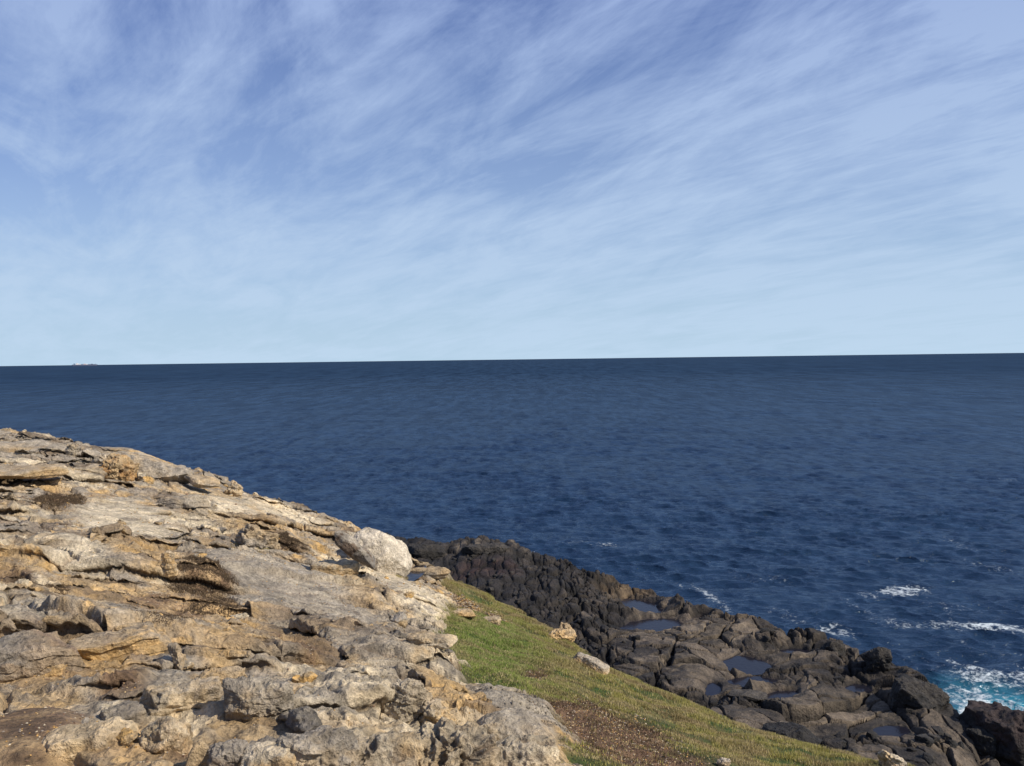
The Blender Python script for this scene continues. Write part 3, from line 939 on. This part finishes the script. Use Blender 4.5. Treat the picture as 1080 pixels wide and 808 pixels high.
edge_soft = ss(.25, .75, m['grass'] + .25 * wobg)
gm = edge_soft * (1 - .93 * np.clip(m['bare'] * 1.1, 0, 1)) * inner * ss(1.5, -.2, m['over']) * (0.08 + .92 * ss(-.15, .15, fbm(gx, gy, .6, 4, 451, .6) + .25 * blob(gx, gy, world_blob(520, 680, 60, 38, 25), .8)))
me = blades('grass', gm, 380000, .040, .011, grass_cols, 31, .75)
o = add('grass', me, M_grass, kind='stuff', label='short green and olive turf on the slope above the black rocks', category='grass')

drys = np.zeros(gx.shape)
for bb in [(62, 536, 24, 7, 0), (216, 629, 30, 12, 0), (178, 680, 24, 12, 0), (225, 655, 26, 8, 10), (300, 583, 22, 4, 10), (250, 800, 10, 6, 0), (23, 625, 12, 8, 0), (60, 632, 10, 5, 0)]:
    drys = np.maximum(drys, blob(gx, gy, world_blob(*bb), .4, .35 * wobg))
dry_turf = np.maximum(drys, .18 * m['grass'] * np.clip(m['bare'], 0, 1))


def dry_cols(x, y, g, n):
    c = mixc(np.ones((n, 3)) * np.array([.10, .068, .042]), np.array([.22, .155, .09]), g.random(n) ** 2)
    return c * g.uniform(.6, 1.2, (n, 1))


me = blades('dry_moss', dry_turf * inner * ss(40, 20, rad), 110000, .030, .009, dry_cols, 33, .9)
add('dry_moss', me, M_grass, kind='stuff', label='brown dry cushion moss and stubble in hollows between the pale rocks', category='moss')
# a few sprigs of green in rock cracks
sp = np.zeros(gx.shape)
for bb in [(256, 588, 10, 2.5, 5), (425, 612, 7, 3, 0), (150, 720, 8, 3, 0), (490, 622, 10, 4, 20), (280, 592, 8, 3, 0)]:
    sp = np.maximum(sp, blob(gx, gy, world_blob(*bb), .4, .3 * wobg))
me = blades('green_sprigs', sp * inner + 1e-9, 9000, .05, .010, grass_cols, 35, .7)
add('green_sprigs', me, M_grass, kind='stuff', label='small green sprigs rooted in cracks of the limestone', category='plants')

ICO_V = []
ph = (1 + 5 ** .5) / 2
for a_, b_ in ((-1, ph), (1, ph), (-1, -ph), (1, -ph)):
    ICO_V.append((a_, b_, 0))
for a_, b_ in ((-1, ph), (1, ph), (-1, -ph), (1, -ph)):
    ICO_V.append((0, a_, b_))
for a_, b_ in ((-1, ph), (1, ph), (-1, -ph), (1, -ph)):
    ICO_V.append((b_, 0, a_))
ICO_V = np.array(ICO_V) / np.hypot(1, ph)
ICO_F = np.array([(0, 11, 5), (0, 5, 1), (0, 1, 7), (0, 7, 10), (0, 10, 11), (1, 5, 9), (5, 11, 4), (11, 10, 2), (10, 7, 6), (7, 1, 8), (3, 9, 4), (3, 4, 2), (3, 2, 6), (3, 6, 8), (3, 8, 9), (4, 9, 5), (2, 4, 11), (6, 2, 10), (8, 6, 7), (9, 8, 1)])


def pebbles(name, mask, n, s0, s1, cols, seed):
    g = np.random.default_rng(seed)
    x, y, z = sample_headland(mask, n, seed)
    s = s0 * (s1 / s0) ** (g.random(n) ** 2.2)
    V = ICO_V[None] * g.uniform(.6, 1.25, (n, 12, 1))
    V = V * np.stack([g.uniform(.7, 1.4, n), g.uniform(.7, 1.2, n), g.uniform(.35, .8, n)], -1)[:, None]
    a = g.uniform(0, math.tau, n); ca, sa = np.cos(a), np.sin(a)
    Vx = V[..., 0] * ca[:, None] - V[..., 1] * sa[:, None]; Vy = V[..., 0] * sa[:, None] + V[..., 1] * ca[:, None]
    P = np.stack([Vx * s[:, None] + x[:, None], Vy * s[:, None] + y[:, None], V[..., 2] * s[:, None] + z[:, None] + .25 * s[:, None]], -1)
    Fc = ICO_F[None] + 12 * np.arange(n)[:, None, None]
    c = np.array(cols)[g.integers(0, len(cols), n)] * g.uniform(.7, 1.2, (n, 1))
    me = mesh_from(name, P.reshape(-1, 3), Fc.reshape(-1, 3), False)
    set_color(me, np.repeat(c, 12, 0))
    return me


pm = (Hsoil * .8 + .12) * (1 - m['grass']) * (.2 + ss(-.1, .5, fbm(gx, gy, .6, 2, 461))) * inner * ss(24, 8, rad)
pm = np.maximum(pm, .9 * m['grass'] * np.clip(m['bare'], 0, 1) * inner)
me = pebbles('gravel', pm, 14000, .006, .035, [(.46, .33, .17), (.5, .42, .3), (.33, .22, .11), (.3, .25, .2), (.42, .25, .09), (.2, .12, .08)], 41)
add('gravel', me, M_gravel, kind='stuff', label='tan and brown gravel strewn over the bare soil between rocks', category='gravel')

print('T', round(time.time() - T0, 1))
# ---------------------------------------------------------------- individual rocks
def cube_sphere(n):
    """a sphere from a subdivided cube: unit directions and quads, welded"""
    t = np.linspace(-1, 1, n + 1)
    t = np.tan(t * math.pi / 4)
    a, b = np.meshgrid(t, t, indexing='ij')
    one = np.ones_like(a)
    fs = [(one, a, b), (-one, b, a), (b, one, a), (a, -one, b), (a, b, one), (b, a, -one)]
    V = []; Fq = []
    off = 0
    for f in fs:
        V.append(np.stack(f, -1).reshape(-1, 3)); Fq.append(grid_faces(n + 1, n + 1) + off); off += (n + 1) ** 2
    V = np.vstack(V); Fq = np.vstack(Fq)
    key = np.round(V * 1e5).astype(np.int64)
    _, first, invx = np.unique(key, axis=0, return_index=True, return_inverse=True)
    return V[first], invx.ravel()[Fq]


_cs = {}


_d = np.stack([HX, HY, HZ - EYE], -1) @ CMn          # camera coordinates of the surface
GPX = 540 + FOC * _d[..., 0] / -_d[..., 2]; GPY = 404 - FOC * _d[..., 1] / -_d[..., 2]
GOK = (_d[..., 2] < -2.2) & (gy > 2)
GR = np.hypot(HX, HY)


def hit_final(px, py):
    for rr_ in (2.5, 5, 10, 20, 40):
        k = np.where(GOK & (np.abs(GPX - px) < rr_) & (np.abs(GPY - py) < rr_))
        if len(k[0]):
            break
    j = np.argmin(GR[k])
    i0, j0 = k[0][j], k[1][j]
    return HX[i0, j0], HY[i0, j0], HZ[i0, j0]


def rock_mesh(dims, seed, style='block', n=30, cols=(GREY, TAN), strata=0.5, box=0.55, rough=1.0, pits=0.0, topgrey=0.8):
    """an irregular weathered rock, base centre at the origin"""
    if n not in _cs:
        _cs[n] = cube_sphere(n)
    V0, Fq = _cs[n]
    g = np.random.default_rng(seed)
    cube = V0 / np.abs(V0).max(1)[:, None]; sph = V0 / np.linalg.norm(V0, axis=1)[:, None]
    V = sph * (1 - box) + cube * box
    d = np.array(dims) / 2
    # chop a few random corner planes
    for _ in range(int(9 * rough) + 3):
        nrm = g.normal(size=3); nrm[2] *= .6; nrm /= np.linalg.norm(nrm)
        lim = g.uniform(.66, .95)
        k = V @ nrm
        V = V - np.clip(k - lim, 0, None)[:, None] * nrm * .92
    P = V * d
    mm = min(d)
    L = max(d)
    o = seed * 13.7
    # layers: each bed juts out or is weathered back
    zz = P[:, 2] + .6 * mm * fbm3(P + o, L * .8, 3, seed)
    bed = zz / (mm * .42)
    ib = np.floor(bed).astype(np.int32); fb = bed - ib
    jut = rnd(ib, ib * 0, seed) - .5; jut2 = rnd(ib + 1, ib * 0, seed) - .5
    j = jut + (jut2 - jut) * ss(.82, 1, fb) - 0.18 * np.exp(-((fb - .95) / .09) ** 2)
    side = 1 - np.abs(sph[:, 2]) ** 3
    hor = sph * [1, 1, 0]
    P = P + hor * (j * strata * mm * .45 * side)[:, None]
    P = P + sph * (fbm3(P + o, L * .7, 4, seed + 3, .55) * .40 * mm * rough)[:, None]
    rdg = 1 - np.abs(fbm3(P + o, L * .35, 4, seed + 7, .55)) * 2.2
    P = P + sph * (rdg * .13 * mm * rough)[:, None]
    P = P + sph * (fbm3(P, mm * .22, 3, seed + 9) * .05 * mm)[:, None]
    if pits:
        pt = fbm3(P + o, L * .28, 2, seed + 21)
        P = P - sph * (ss(.15, .5, pt) * pits * mm * .45)[:, None]
    P[:, 2] -= P[:, 2].min()
    a = fbm3(P + o, L * .5, 4, seed + 11, .6); b = fbm3(P + o, L * .22, 4, seed + 13, .6)
    up = np.clip(sph[:, 2], 0, 1)
    C = mixc(np.ones(P.shape) * cols[1], cols[0], np.clip(ss(-.3, .25, a + topgrey * (up - .45)), 0, 1))
    C = mixc(C, np.array(cols[0]) * 1.35, .5 * ss(.1, .5, b))
    C = mixc(C, np.array(cols[1]) * .5, .5 * ss(.1, .55, -b))
    if pits:
        C = mixc(C, np.array([.10, .06, .035]), .8 * ss(.15, .45, pt))
    C = C * (.85 + .3 * rnd(ib, ib * 0, seed + 2))[:, None]
    me = mesh_from('rock', P, Fq)
    set_color(me, C)
    return me


def blend_ground(me, p, rz, own):
    n = len(me.vertices)
    co = np.empty(n * 3, F32); me.vertices.foreach_get('co', co); co = co.reshape(-1, 3)
    a = me.color_attributes['tint']; buf = np.empty(n * 4, F32); a.data.foreach_get('color', buf); buf = buf.reshape(-1, 4)
    x = p[0] + co[:, 0] * math.cos(rz) - co[:, 1] * math.sin(rz); y = p[1] + co[:, 0] * math.sin(rz) + co[:, 1] * math.cos(rz) + .6 * co[:, 2]
    x = x.astype(float); y = y.astype(float)
    _, _, _, mm_ = terrain(x, y, False)
    mm_['grass'] = mm_['grass'] * 0; mm_['pud'] = mm_['pud'] * 0
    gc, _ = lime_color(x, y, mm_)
    lum = gc.mean(1, keepdims=True)
    gc = gc * np.clip(.26 / lum, 1, 1.6)
    buf[:, :3] = buf[:, :3] * own + gc * (1 - own)
    a.data.foreach_set('color', buf.ravel())


def place_rock(name, px, py, wpx, hpx, dpx, label, cols, seed, mat=None, rot=0, tilt=(0, 0), sink=.25, group=None, ground='lime', n=30, D=None, cat='rock', Y=None, lift=0, own=.5, **kw):
    """px, py: the photo pixel of the middle of its foot; sizes in photo pixels at that distance"""
    if ground == 'lime':
        q_ = hit_final(px, py)
        p = np.array(q_[:2]); z = float(q_[2])
    else:
        p = at_drop(px, py, D or 17.0)[:2]
        z = float(basalt_z(p[0], p[1])[0])
    dist = math.hypot(*p)
    s = dist / FOC
    kx = 1.3 if sink > .22 else 1.02
    dims = (wpx * s * kx, dpx * s * kx, hpx * s * kx)
    if sink > .22:
        sink = min(sink + .26, .62)
    elif sink > 0:
        sink += .12
    me = rock_mesh(dims, seed, n=n, cols=cols, **kw)
    if ground == 'lime' and own < 1:
        blend_ground(me, p, R(rot) - math.atan2(p[0], p[1]), own)
    o = add(name, me, mat or (M_lime if ground == 'lime' else M_basalt), loc=(p[0], p[1], z - sink * dims[2] + lift))
    o.rotation_euler = (R(tilt[0]), R(tilt[1]), R(rot) - math.atan2(p[0], p[1]))
    o['label'] = label; o['category'] = cat
    if group:
        o['group'] = group
    return o


CREAM = np.array([.62, .54, .42]); ORANGE = np.array([.50, .26, .08])
pr = place_rock
pr('boulder', 391, 595, 64, 52, 44, 'big rounded cream boulder perched on the cliff edge against the sea', (CREAM * 1.08, CREAM * .85), 3, sink=.16, own=.92, n=80, box=.2, strata=.05, rough=.45, rot=-10, tilt=(0, 24), cat='boulder')
pr('rock_slab', 369, 604, 58, 14, 14, 'grey weathered slab leaning against the big cream boulder', (GREY * .95, DGREY * 1.5), 4, sink=-.1, n=60, box=.6, strata=.3, rot=0, tilt=(16, 42), pits=.2, lift=.30, own=.95)
pr('rock', 352, 600, 46, 22, 22, 'low pale rock at the foot of the leaning grey slab', (PALE, GOLD), 5, sink=.45, n=40, rot=12)
pr('rock', 122, 503, 34, 24, 26, 'pitted orange brown lump of rock near the skyline', (TAN * 1.0, ORANGE * .7), 6, sink=.15, own=.8, n=56, pits=.45, topgrey=.2, rough=1.3, rot=15, tilt=(0, 16))
pr('rock_slab', 152, 500, 62, 20, 34, 'long smooth grey slab on the skyline beside the orange brown lump', (GREY * 1.1, GREY * .8), 8, sink=.3, n=60, box=.6, strata=.6, rough=1.5, rot=-14, tilt=(0, 10))
pr('rock_slab', 14, 509, 86, 9, 50, 'wide flat grey slab jutting over a black hollow at the left', (GREY * 1.2, TAN), 9, sink=-.1, n=70, box=.75, strata=.9, rough=1.5, rot=2, tilt=(2, 2), lift=.10)
pr('rock_slab', 213, 515, 36, 8, 30, 'flat tan slab on the skyline with a black gap under it', (TAN * 1.1, GREY * .8), 10, sink=-.1, n=50, box=.7, rough=1.5, rot=-20, tilt=(0, 15), lift=.06)
pr('rock', 247, 520, 17, 18, 14, 'small upright grey rock ending the row of skyline slabs', (GREY, TAN), 11, sink=.2, n=30, tilt=(0, 10), rough=1.4)
pr('rock', 79, 474, 8, 8, 8, 'tiny pointed rock sticking up from the skyline', (TAN, GREY), 12, sink=.35, n=24, rough=1.7)
pr('rock', 30, 472, 60, 15, 30, 'low pale grey rock on the skyline at the far left', (GREY * 1.15, TAN), 14, sink=.35, n=44, box=.6)
pr('rock', 182, 600, 13, 24, 12, 'narrow cream block standing at the edge of the grey slab', (PALE, GOLD * 1.1), 15, sink=.15, n=36, box=.6, topgrey=.4, tilt=(0, -6))
pr('rock', 28, 692, 74, 34, 50, 'dark grey green layered rock at the left edge', (DGREY * 1.7, DGREY * 1.2), 16, sink=.3, n=64, strata=1.0, box=.6, rot=-4)
pr('rock', 128, 684, 80, 30, 46, 'layered grey topped rock with a golden base', (GREY * .85, GOLD), 17, sink=.35, n=64, strata=1.0, box=.55, rot=6)
pr('rock', 45, 700, 40, 14, 22, 'low golden rock below the dark layered rock', (TAN * 1.2, GOLD), 18, sink=.3, n=36)
pr('rock', 128, 757, 36, 20, 24, 'smooth charcoal rock half buried in brown soil', (DGREY, DGREY * .8), 19, sink=.35, n=40, box=.4, strata=.3)
pr('rock', 186, 742, 62, 32, 34, 'grey lichened rock with a round golden knob in front', (GREY * .95, TAN), 20, sink=.3, n=56, rough=1.2)
pr('rock', 177, 742, 20, 15, 12, 'round golden knob of rock against the grey lichened rock', (GOLD, TAN), 21, sink=.2, n=28, box=.3, topgrey=.2)
pr('rock', 272, 743, 50, 24, 34, 'square cut light grey block facing the viewer', (GREY * 1.25, GREY * .7), 22, sink=.25, n=70, box=.85, rough=1.5, strata=.8, rot=8, tilt=(6, 4))
pr('rock', 236, 718, 44, 22, 24, 'tan rounded rock behind the light grey block', (TAN * 1.2, GOLD * .9), 23, sink=.3, n=44, box=.5, topgrey=.3)
pr('rock', 236, 803, 38, 26, 26, 'dark grey angular cube of rock near the bottom edge', (DGREY * 1.6, DGREY * 1.1), 24, sink=.2, n=48, box=.75, rough=1.1)
pr('rock', 95, 778, 70, 28, 40, 'smooth pale mound of rock above the brown soil', (PALE, TAN * 1.1), 25, sink=.35, n=56, box=.35, strata=.3)
pr('rock', 192, 784, 34, 38, 30, 'tilted cream rock with a shadowed hole at its foot', (PALE * 1.08, TAN), 26, sink=.25, n=50, tilt=(0, -18), box=.5)
pr('rock', 282, 806, 50, 28, 34, 'rounded cream rock with a golden underside at the bottom', (PALE * 1.1, GOLD), 27, sink=.3, n=54, box=.4, strata=.4)
pr('rock', 330, 792, 64, 40, 44, 'large grey crusted boulder low in the foreground', (GREY * 1.15, TAN), 28, sink=.3, n=64, box=.45, rough=1.2)
pr('rock', 424, 750, 38, 34, 26, 'grey peaked rock rising at the head of the rugged outcrop', (GREY * 1.15, GREY * .7), 29, sink=.25, n=56, rough=1.5, tilt=(0, 12))
pr('rock', 462, 758, 30, 24, 24, 'small grey peaked rock between the two larger grey ones', (GREY * 1.1, GOLD * .8), 30, sink=.25, n=44, rough=1.4)
pr('rock_slab', 538, 776, 92, 32, 50, 'broad smooth grey slab at the edge of the turf', (GREY * 1.15, TAN), 31, sink=.35, n=70, box=.5, strata=.3, rot=-16, tilt=(4, 14))
pr('rock', 478, 800, 78, 50, 50, 'rugged cream and orange outcrop full of dark holes', (PALE, TAN), 32, sink=.35, n=84, rough=1.5, pits=.8, topgrey=.5)
pr('rock', 405, 806, 70, 40, 46, 'knobbly cream rock in the middle of the bottom edge', (PALE * 1.05, TAN), 33, sink=.35, n=74, rough=1.4, pits=.5)
pr('rock', 545, 808, 70, 34, 44, 'pale broken rock at the bottom beside the turf', (PALE, TAN), 34, sink=.35, n=64, rough=1.4, pits=.4)
pr('rock', 592, 673, 34, 14, 20, 'golden knobbly rock on the rim of the turf', (TAN * 1.3, GOLD), 35, sink=.15, n=44, rough=1.5, topgrey=.3, pits=.3)
pr('rock', 598, 671, 15, 17, 12, 'small spiky tan rock beside the golden rim rock', (TAN * 1.3, GOLD * 1.1), 36, sink=.1, n=36, rough=1.6, topgrey=.2, pits=.3)
pr('rock', 625, 701, 38, 13, 20, 'smooth cream white rock poking over the rim of the turf', (CREAM * .95, GOLD * 1.1), 37, sink=.1, n=44, box=.4, rot=-25, tilt=(0, 20), topgrey=.6)
pr('rock', 941, 809, 28, 20, 16, 'pointed cream rock at the far right end of the turf', (CREAM, GOLD), 38, sink=.15, n=44, rough=1.4, tilt=(0, 18))
pr('rock', 765, 806, 16, 9, 10, 'small whitish stone lying in the turf near the bottom', (CREAM, TAN), 39, sink=.2, n=28)
pr('rock_slab', 487, 647, 36, 9, 16, 'narrow tan slab lying at the top of the turf', (TAN * 1.2, GOLD), 40, sink=.2, n=36, box=.6, rot=-12)
pr('rock_slab', 520, 655, 24, 7, 12, 'thin pale slab tilted in the upper turf', (PALE, TAN), 41, sink=.2, n=32, box=.6, rot=-20)
pr('rock_slab', 245, 692, 32, 8, 14, 'thin golden sliver of rock lying on brown soil', (GOLD * 1.1, TAN), 42, sink=.15, n=36, box=.6, rot=-14)
pr('rock', 198, 694, 10, 28, 12, 'crooked grey ridge of rock beside the brown moss cushion', (GREY, TAN), 43, sink=.25, n=36, rough=1.6, tilt=(0, -20))
pr('rock_slab', 450, 602, 48, 9, 12, 'flat tan ledge behind the small puddle', (TAN, GREY * .8), 44, sink=.3, n=36, box=.6, rot=-14)
pr('rock', 452, 676, 44, 16, 26, 'broken tan ledge ending at the bright green turf', (TAN * 1.1, GREY), 45, sink=.35, n=48, strata=1, rot=-10)
pr('rock', 195, 532, 38, 14, 24, 'thin bedded dark rock on the upper slope', (GREY * .8, DGREY * 1.4), 46, sink=.3, n=48, strata=1.2, rot=-8)
pr('rock', 268, 572, 30, 22, 22, 'brown pitted rock high on the slope below the skyline', (TAN, DGREY * 1.2), 47, sink=.3, n=44, pits=.6, rough=1.4, tilt=(0, 25))

print('T', round(time.time() - T0, 1))
# loose stones the photograph does not tell apart
g = np.random.default_rng(99)
lm = (Hsoil * .7 + .3) * (1 - m['grass']) * inner * (gy > 3)
lx, ly, lz = sample_headland(lm * (1 / np.maximum(rad, 3)), 150, 77)
protos = [rock_mesh((1, .8, .55), 200 + i, n=18, cols=c_, rough=1.2) for i, c_ in enumerate([(PALE, TAN), (GREY, TAN), (TAN, GOLD), (GOLD, TAN), (PALE * 1.1, GREY), (GREY * .8, DGREY * 1.4)])]
for pmesh in protos:
    pmesh.materials.append(M_lime)
for i in range(150):
    o = bpy.data.objects.new('loose_stone', protos[i % 6])
    s = float(g.uniform(.04, .11) * (1 + .05 * math.hypot(lx[i], ly[i])) * (1 if g.random() < .85 else 1.8))
    o.location = (lx[i], ly[i], lz[i] - .18 * s); o.scale = (s, s * float(g.uniform(.7, 1.1)), s * float(g.uniform(.6, 1.1)))
    o.rotation_euler = (float(g.uniform(-.3, .3)), float(g.uniform(-.3, .3)), float(g.uniform(0, 6.28)))
    o['label'] = 'small loose limestone rubble lying between the bigger rocks'; o['category'] = 'stone'; o['group'] = 'loose limestone stones'
    col.objects.link(o)

# basalt boulders
BA = np.array([.030, .027, .024]); BB = np.array([.056, .048, .039]); BD = np.array([.019, .018, .017])
bp_ = dict(ground='bas', strata=.2)
pr('boulder', 1062, 799, 74, 48, 60, 'large dark reddish boulder at the bottom right corner by the foam', (np.array([.042, .028, .025]), BD), 50, D=18.6, sink=.1, n=60, box=.45, cat='boulder', **bp_)
pr('boulder', 1034, 798, 24, 20, 24, 'dark boulder between the shelf end and the reddish boulder', (BA * .8, BD), 51, D=18.4, sink=.1, n=40, cat='boulder', **bp_)
pr('boulder', 966, 742, 42, 22, 40, 'big rounded black boulder above the foaming water', (BB * .8, BD), 52, D=17.2, sink=.3, n=60, box=.2, cat='boulder', **bp_)
pr('boulder', 925, 711, 26, 20, 20, 'angular dark block at the step in the sea edge', (BB * .8, BD), 53, D=17.1, sink=.15, n=40, cat='boulder', **bp_)
pr('boulder', 880, 690, 24, 18, 18, 'tall black block standing on the sea edge of the shelf', (BB * .7, BD), 54, D=17.1, sink=.15, n=40, cat='boulder', **bp_)
pr('boulder', 836, 785, 60, 26, 40, 'wide black boulder behind the olive turf rim', (BA * .8, BD), 55, D=17.0, sink=.2, n=54, cat='boulder', **bp_)
pr('boulder', 512, 594, 56, 13, 30, 'broad brown hump of rock topping the far end of the shelf', (BB * 1.1, BA), 56, D=15.9, sink=.2, n=64, box=.5, rough=1.5, cat='boulder', **bp_)
pr('boulder', 447, 592, 44, 13, 30, 'dark brown hump just right of the cream boulder', (BB * .7, BA), 57, D=15.9, sink=.2, n=50, box=.5, rough=1.5, cat='boulder', **bp_)
pr('boulder', 786, 734, 44, 9, 20, 'pale flat topped slab between dark pools', (BB * 1.35, BB), 58, D=17.0, sink=.2, n=44, box=.8, cat='slab', **bp_)
bprot = [rock_mesh((1, .9, .6), 300 + i, n=20, cols=c_, rough=.7, strata=.05, box=.85) for i, c_ in enumerate([(BA, BD), (BB, BA), (BA * 1.2, BD), (BB * .8, BD), (BA * .8, BD)])]
for pmesh in bprot:
    pmesh.materials.append(M_basalt)
pts = []
zones = [(430, 640, 590, 660, 110), (600, 720, 650, 730, 50), (720, 900, 755, 785, 25), (880, 1020, 700, 790, 50), (760, 860, 650, 680, 12)]
for x0, x1, y0, y1, nn in zones:
    for _ in range(nn):
        px = g.uniform(x0, x1); py = g.uniform(y0, y1)
        p = at_drop(px, py, 16.6)[:2]
        thp = math.degrees(math.atan2(p[0], p[1]))
        if math.hypot(*p) < np.interp(thp, Bt, Br) - .5:
            pts.append((p[0], p[1], px))
pts = np.array(pts); PXS = pts[:, 2]; zb, mbk = basalt(pts[:, 0], pts[:, 1])
kk = 0
for i in range(len(pts)):
    px_ = PXS[i]
    if mbk['pool'][i] > .1 or mbk['calm'][i] > .4:
        continue
    o = bpy.data.objects.new('basalt_block', bprot[i % 5]); kk += 1
    s = float(g.uniform(.3, .85)) * (.62 if px_ < 640 else .8)
    o.location = (pts[i, 0], pts[i, 1], zb[i] - .28 * s); o.scale = (s, s * float(g.uniform(.7, 1.1)), s * float(g.uniform(.6, 1.1)))
    o.rotation_euler = (float(g.uniform(-.3, .3)), float(g.uniform(-.3, .3)), float(g.uniform(0, 6.28)))
    o['label'] = 'black basalt block in the jumble covering the rock shelf'; o['category'] = 'rock'; o['group'] = 'basalt blocks on the rock shelf'
    col.objects.link(o)

print('T', round(time.time() - T0, 1))
# ---------------------------------------------------------------- ship on the horizon
def mat_flat(name, c, rough=.6):
    m_, nt_, b_ = new_mat(name)
    tx = nt_.noise(nt_.add('ShaderNodeNewGeometry').outputs['Position'], .05, 3)
    cc_ = nt_.mix(nt_.ramp(tx, [(.3, 0.0), (.7, 1.0)]), tuple(v * .85 for v in c) + (1,), tuple(c) + (1,))
    nt_.l.new(cc_, b_.inputs['Base Color']); b_.inputs['Roughness'].default_value = rough
    return m_


M_hull = mat_flat('ship_hull', (.07, .09, .15)); M_white = mat_flat('ship_white', (.8, .78, .76)); M_red = mat_flat('ship_cargo', (.6, .48, .48)); M_blue = mat_flat('ship_cargo_blue', (.22, .27, .36))
sp_ = at(89.5, 384.5, 16000.0)
ship = bpy.data.objects.new('cargo_ship', None); col.objects.link(ship)
ship.location = (sp_[0], 16000, 0)
ship.rotation_euler = (0, 0, R(26.5 + 4))
ship['label'] = 'tiny cargo ship far off on the horizon at the left'; ship['category'] = 'ship'


def prism(name, outline, z0, z1, mat, parent, flare=1.0):
    n = len(outline)
    v = [(x * flare, y * flare, z0) for x, y in outline] + [(x, y, z1) for x, y in outline]
    f = [list(range(n))[::-1], list(range(n, 2 * n))] + [[i, (i + 1) % n, n + (i + 1) % n, n + i] for i in range(n)]
    me_ = bpy.data.meshes.new(name); me_.from_pydata(v, [], f); me_.update()
    return add(name, me_, mat, parent)


LH = 215
prism('hull', [(-LH, -20), (-LH, 20), (LH * .8, 25), (LH * .93, 14), (LH, 0), (LH * .93, -14), (LH * .8, -25)], -4, 26, M_hull, ship, .95)


def boxo(x0, x1, y0, y1):
    return [(x0, y0), (x0, y1), (x1, y1), (x1, y0)]


prism('deckhouse', boxo(-150, -105, -20, 20), 26.2, 46, M_white, ship)
prism('bridge', boxo(-145, -120, -24, 24), 46.2, 53, M_white, ship)
prism('funnel', boxo(-185, -170, -7, 7), 26.2, 48, M_hull, ship)
for i, (a_, b_, h_, mm_) in enumerate([(-95, -70, 38, M_white), (-60, -30, 36, M_blue), (-22, 8, 42, M_red), (12, 45, 38, M_white), (55, 90, 36, M_blue), (100, 135, 38, M_hull), (145, 175, 34, M_blue)]):
    prism('container_stack', boxo(a_, b_, -21, 21), 26.2, h_, mm_, ship)
prism('mast', boxo(183, 187, -2, 2), 26.2, 50, M_hull, ship)

# ---------------------------------------------------------------- light and sky
sun_d = bpy.data.lights.new('sun', 'SUN'); sun_d.energy = 5.3; sun_d.angle = R(.53); sun_d.color = (1, .91, .77)
sun = bpy.data.objects.new('sun', sun_d); col.objects.link(sun)
sd = Vector((math.sin(SUN_AZ) * math.cos(SUN_EL), math.cos(SUN_AZ) * math.cos(SUN_EL), math.sin(SUN_EL)))
sun.rotation_euler = sd.to_track_quat('Z', 'Y').to_euler()

world = bpy.data.worlds.new('World'); scene.world = world; world.use_nodes = True
w = NT(world)
bg = w.n['Background']
sky = w.add('ShaderNodeTexSky', sky_type='NISHITA', sun_disc=False, sun_elevation=SUN_EL, sun_rotation=SUN_AZ, altitude=20, air_density=1.0, dust_density=.6, ozone_density=2.2)
tc = w.add('ShaderNodeTexCoord').outputs['Generated']
sx_ = w.add('ShaderNodeSeparateXYZ', inp={0: tc})
el = sx_.outputs['Z']
zden = w.math('ADD', w.math('MAXIMUM', el, 0.0), .13)
cxn = w.math('DIVIDE', sx_.outputs['X'], zden); cyn = w.math('DIVIDE', sx_.outputs['Y'], zden)
cp = w.add('ShaderNodeCombineXYZ', inp={0: cxn, 1: cyn, 2: 0.0}).outputs[0]


def cl(scale, sx, sy, rot, detail, rough, dist, off=0.0):
    rt_ = w.add('ShaderNodeMapping', inp={'Vector': cp}); rt_.inputs['Rotation'].default_value = (0, 0, R(rot))
    mp_ = w.add('ShaderNodeMapping', inp={'Vector': rt_.outputs[0]}); mp_.inputs['Scale'].default_value = (sx, sy, 1); mp_.inputs['Location'].default_value = (off, off * .7, 0)
    return w.noise(mp_.outputs[0], scale, detail, rough, dist)


big = cl(.8, 1.0, .7, -50, 6, .6, .5, 5.1)
st1 = cl(1.7, 1.6, .55, -24, 10, .64, .6, 7.7)
st2 = cl(3.6, 2.0, .5, -38, 9, .68, .5, 1.3)
dens = w.math('ADD', w.math('MULTIPLY', big, .55), w.math('ADD', w.math('MULTIPLY', st1, .65), w.math('MULTIPLY', st2, .36)))
dens = w.math('ADD', dens, w.math('MULTIPLY', sx_.outputs['X'], .10))
cov = w.ramp(dens, [(.64, 0.0), (.86, 1.0)])
low = w.ramp(el, [(0.0, 1.0), (.16, .55), (.42, .0)])
cov = w.math('ADD', w.math('MULTIPLY', cov, .76), .10)
haze = w.ramp(el, [(0.0, .97), (.06, .84), (.2, .42), (.42, .04)])
skc = w.mix(1.0, sky.outputs[0], (.29, .47, 1.0, 1), 'MULTIPLY')
c1 = w.mix(haze, skc, (4.9, 6.6, 8.2, 1))
c2 = w.mix(cov, c1, w.mix(w.ramp(el, [(0.0, 0.0), (.42, 1.0)]), (5.3, 6.9, 8.6, 1), (3.6, 4.75, 7.7, 1)))
w.l.new(c2, bg.inputs['Color'])
bg.inputs['Strength'].default_value = .10
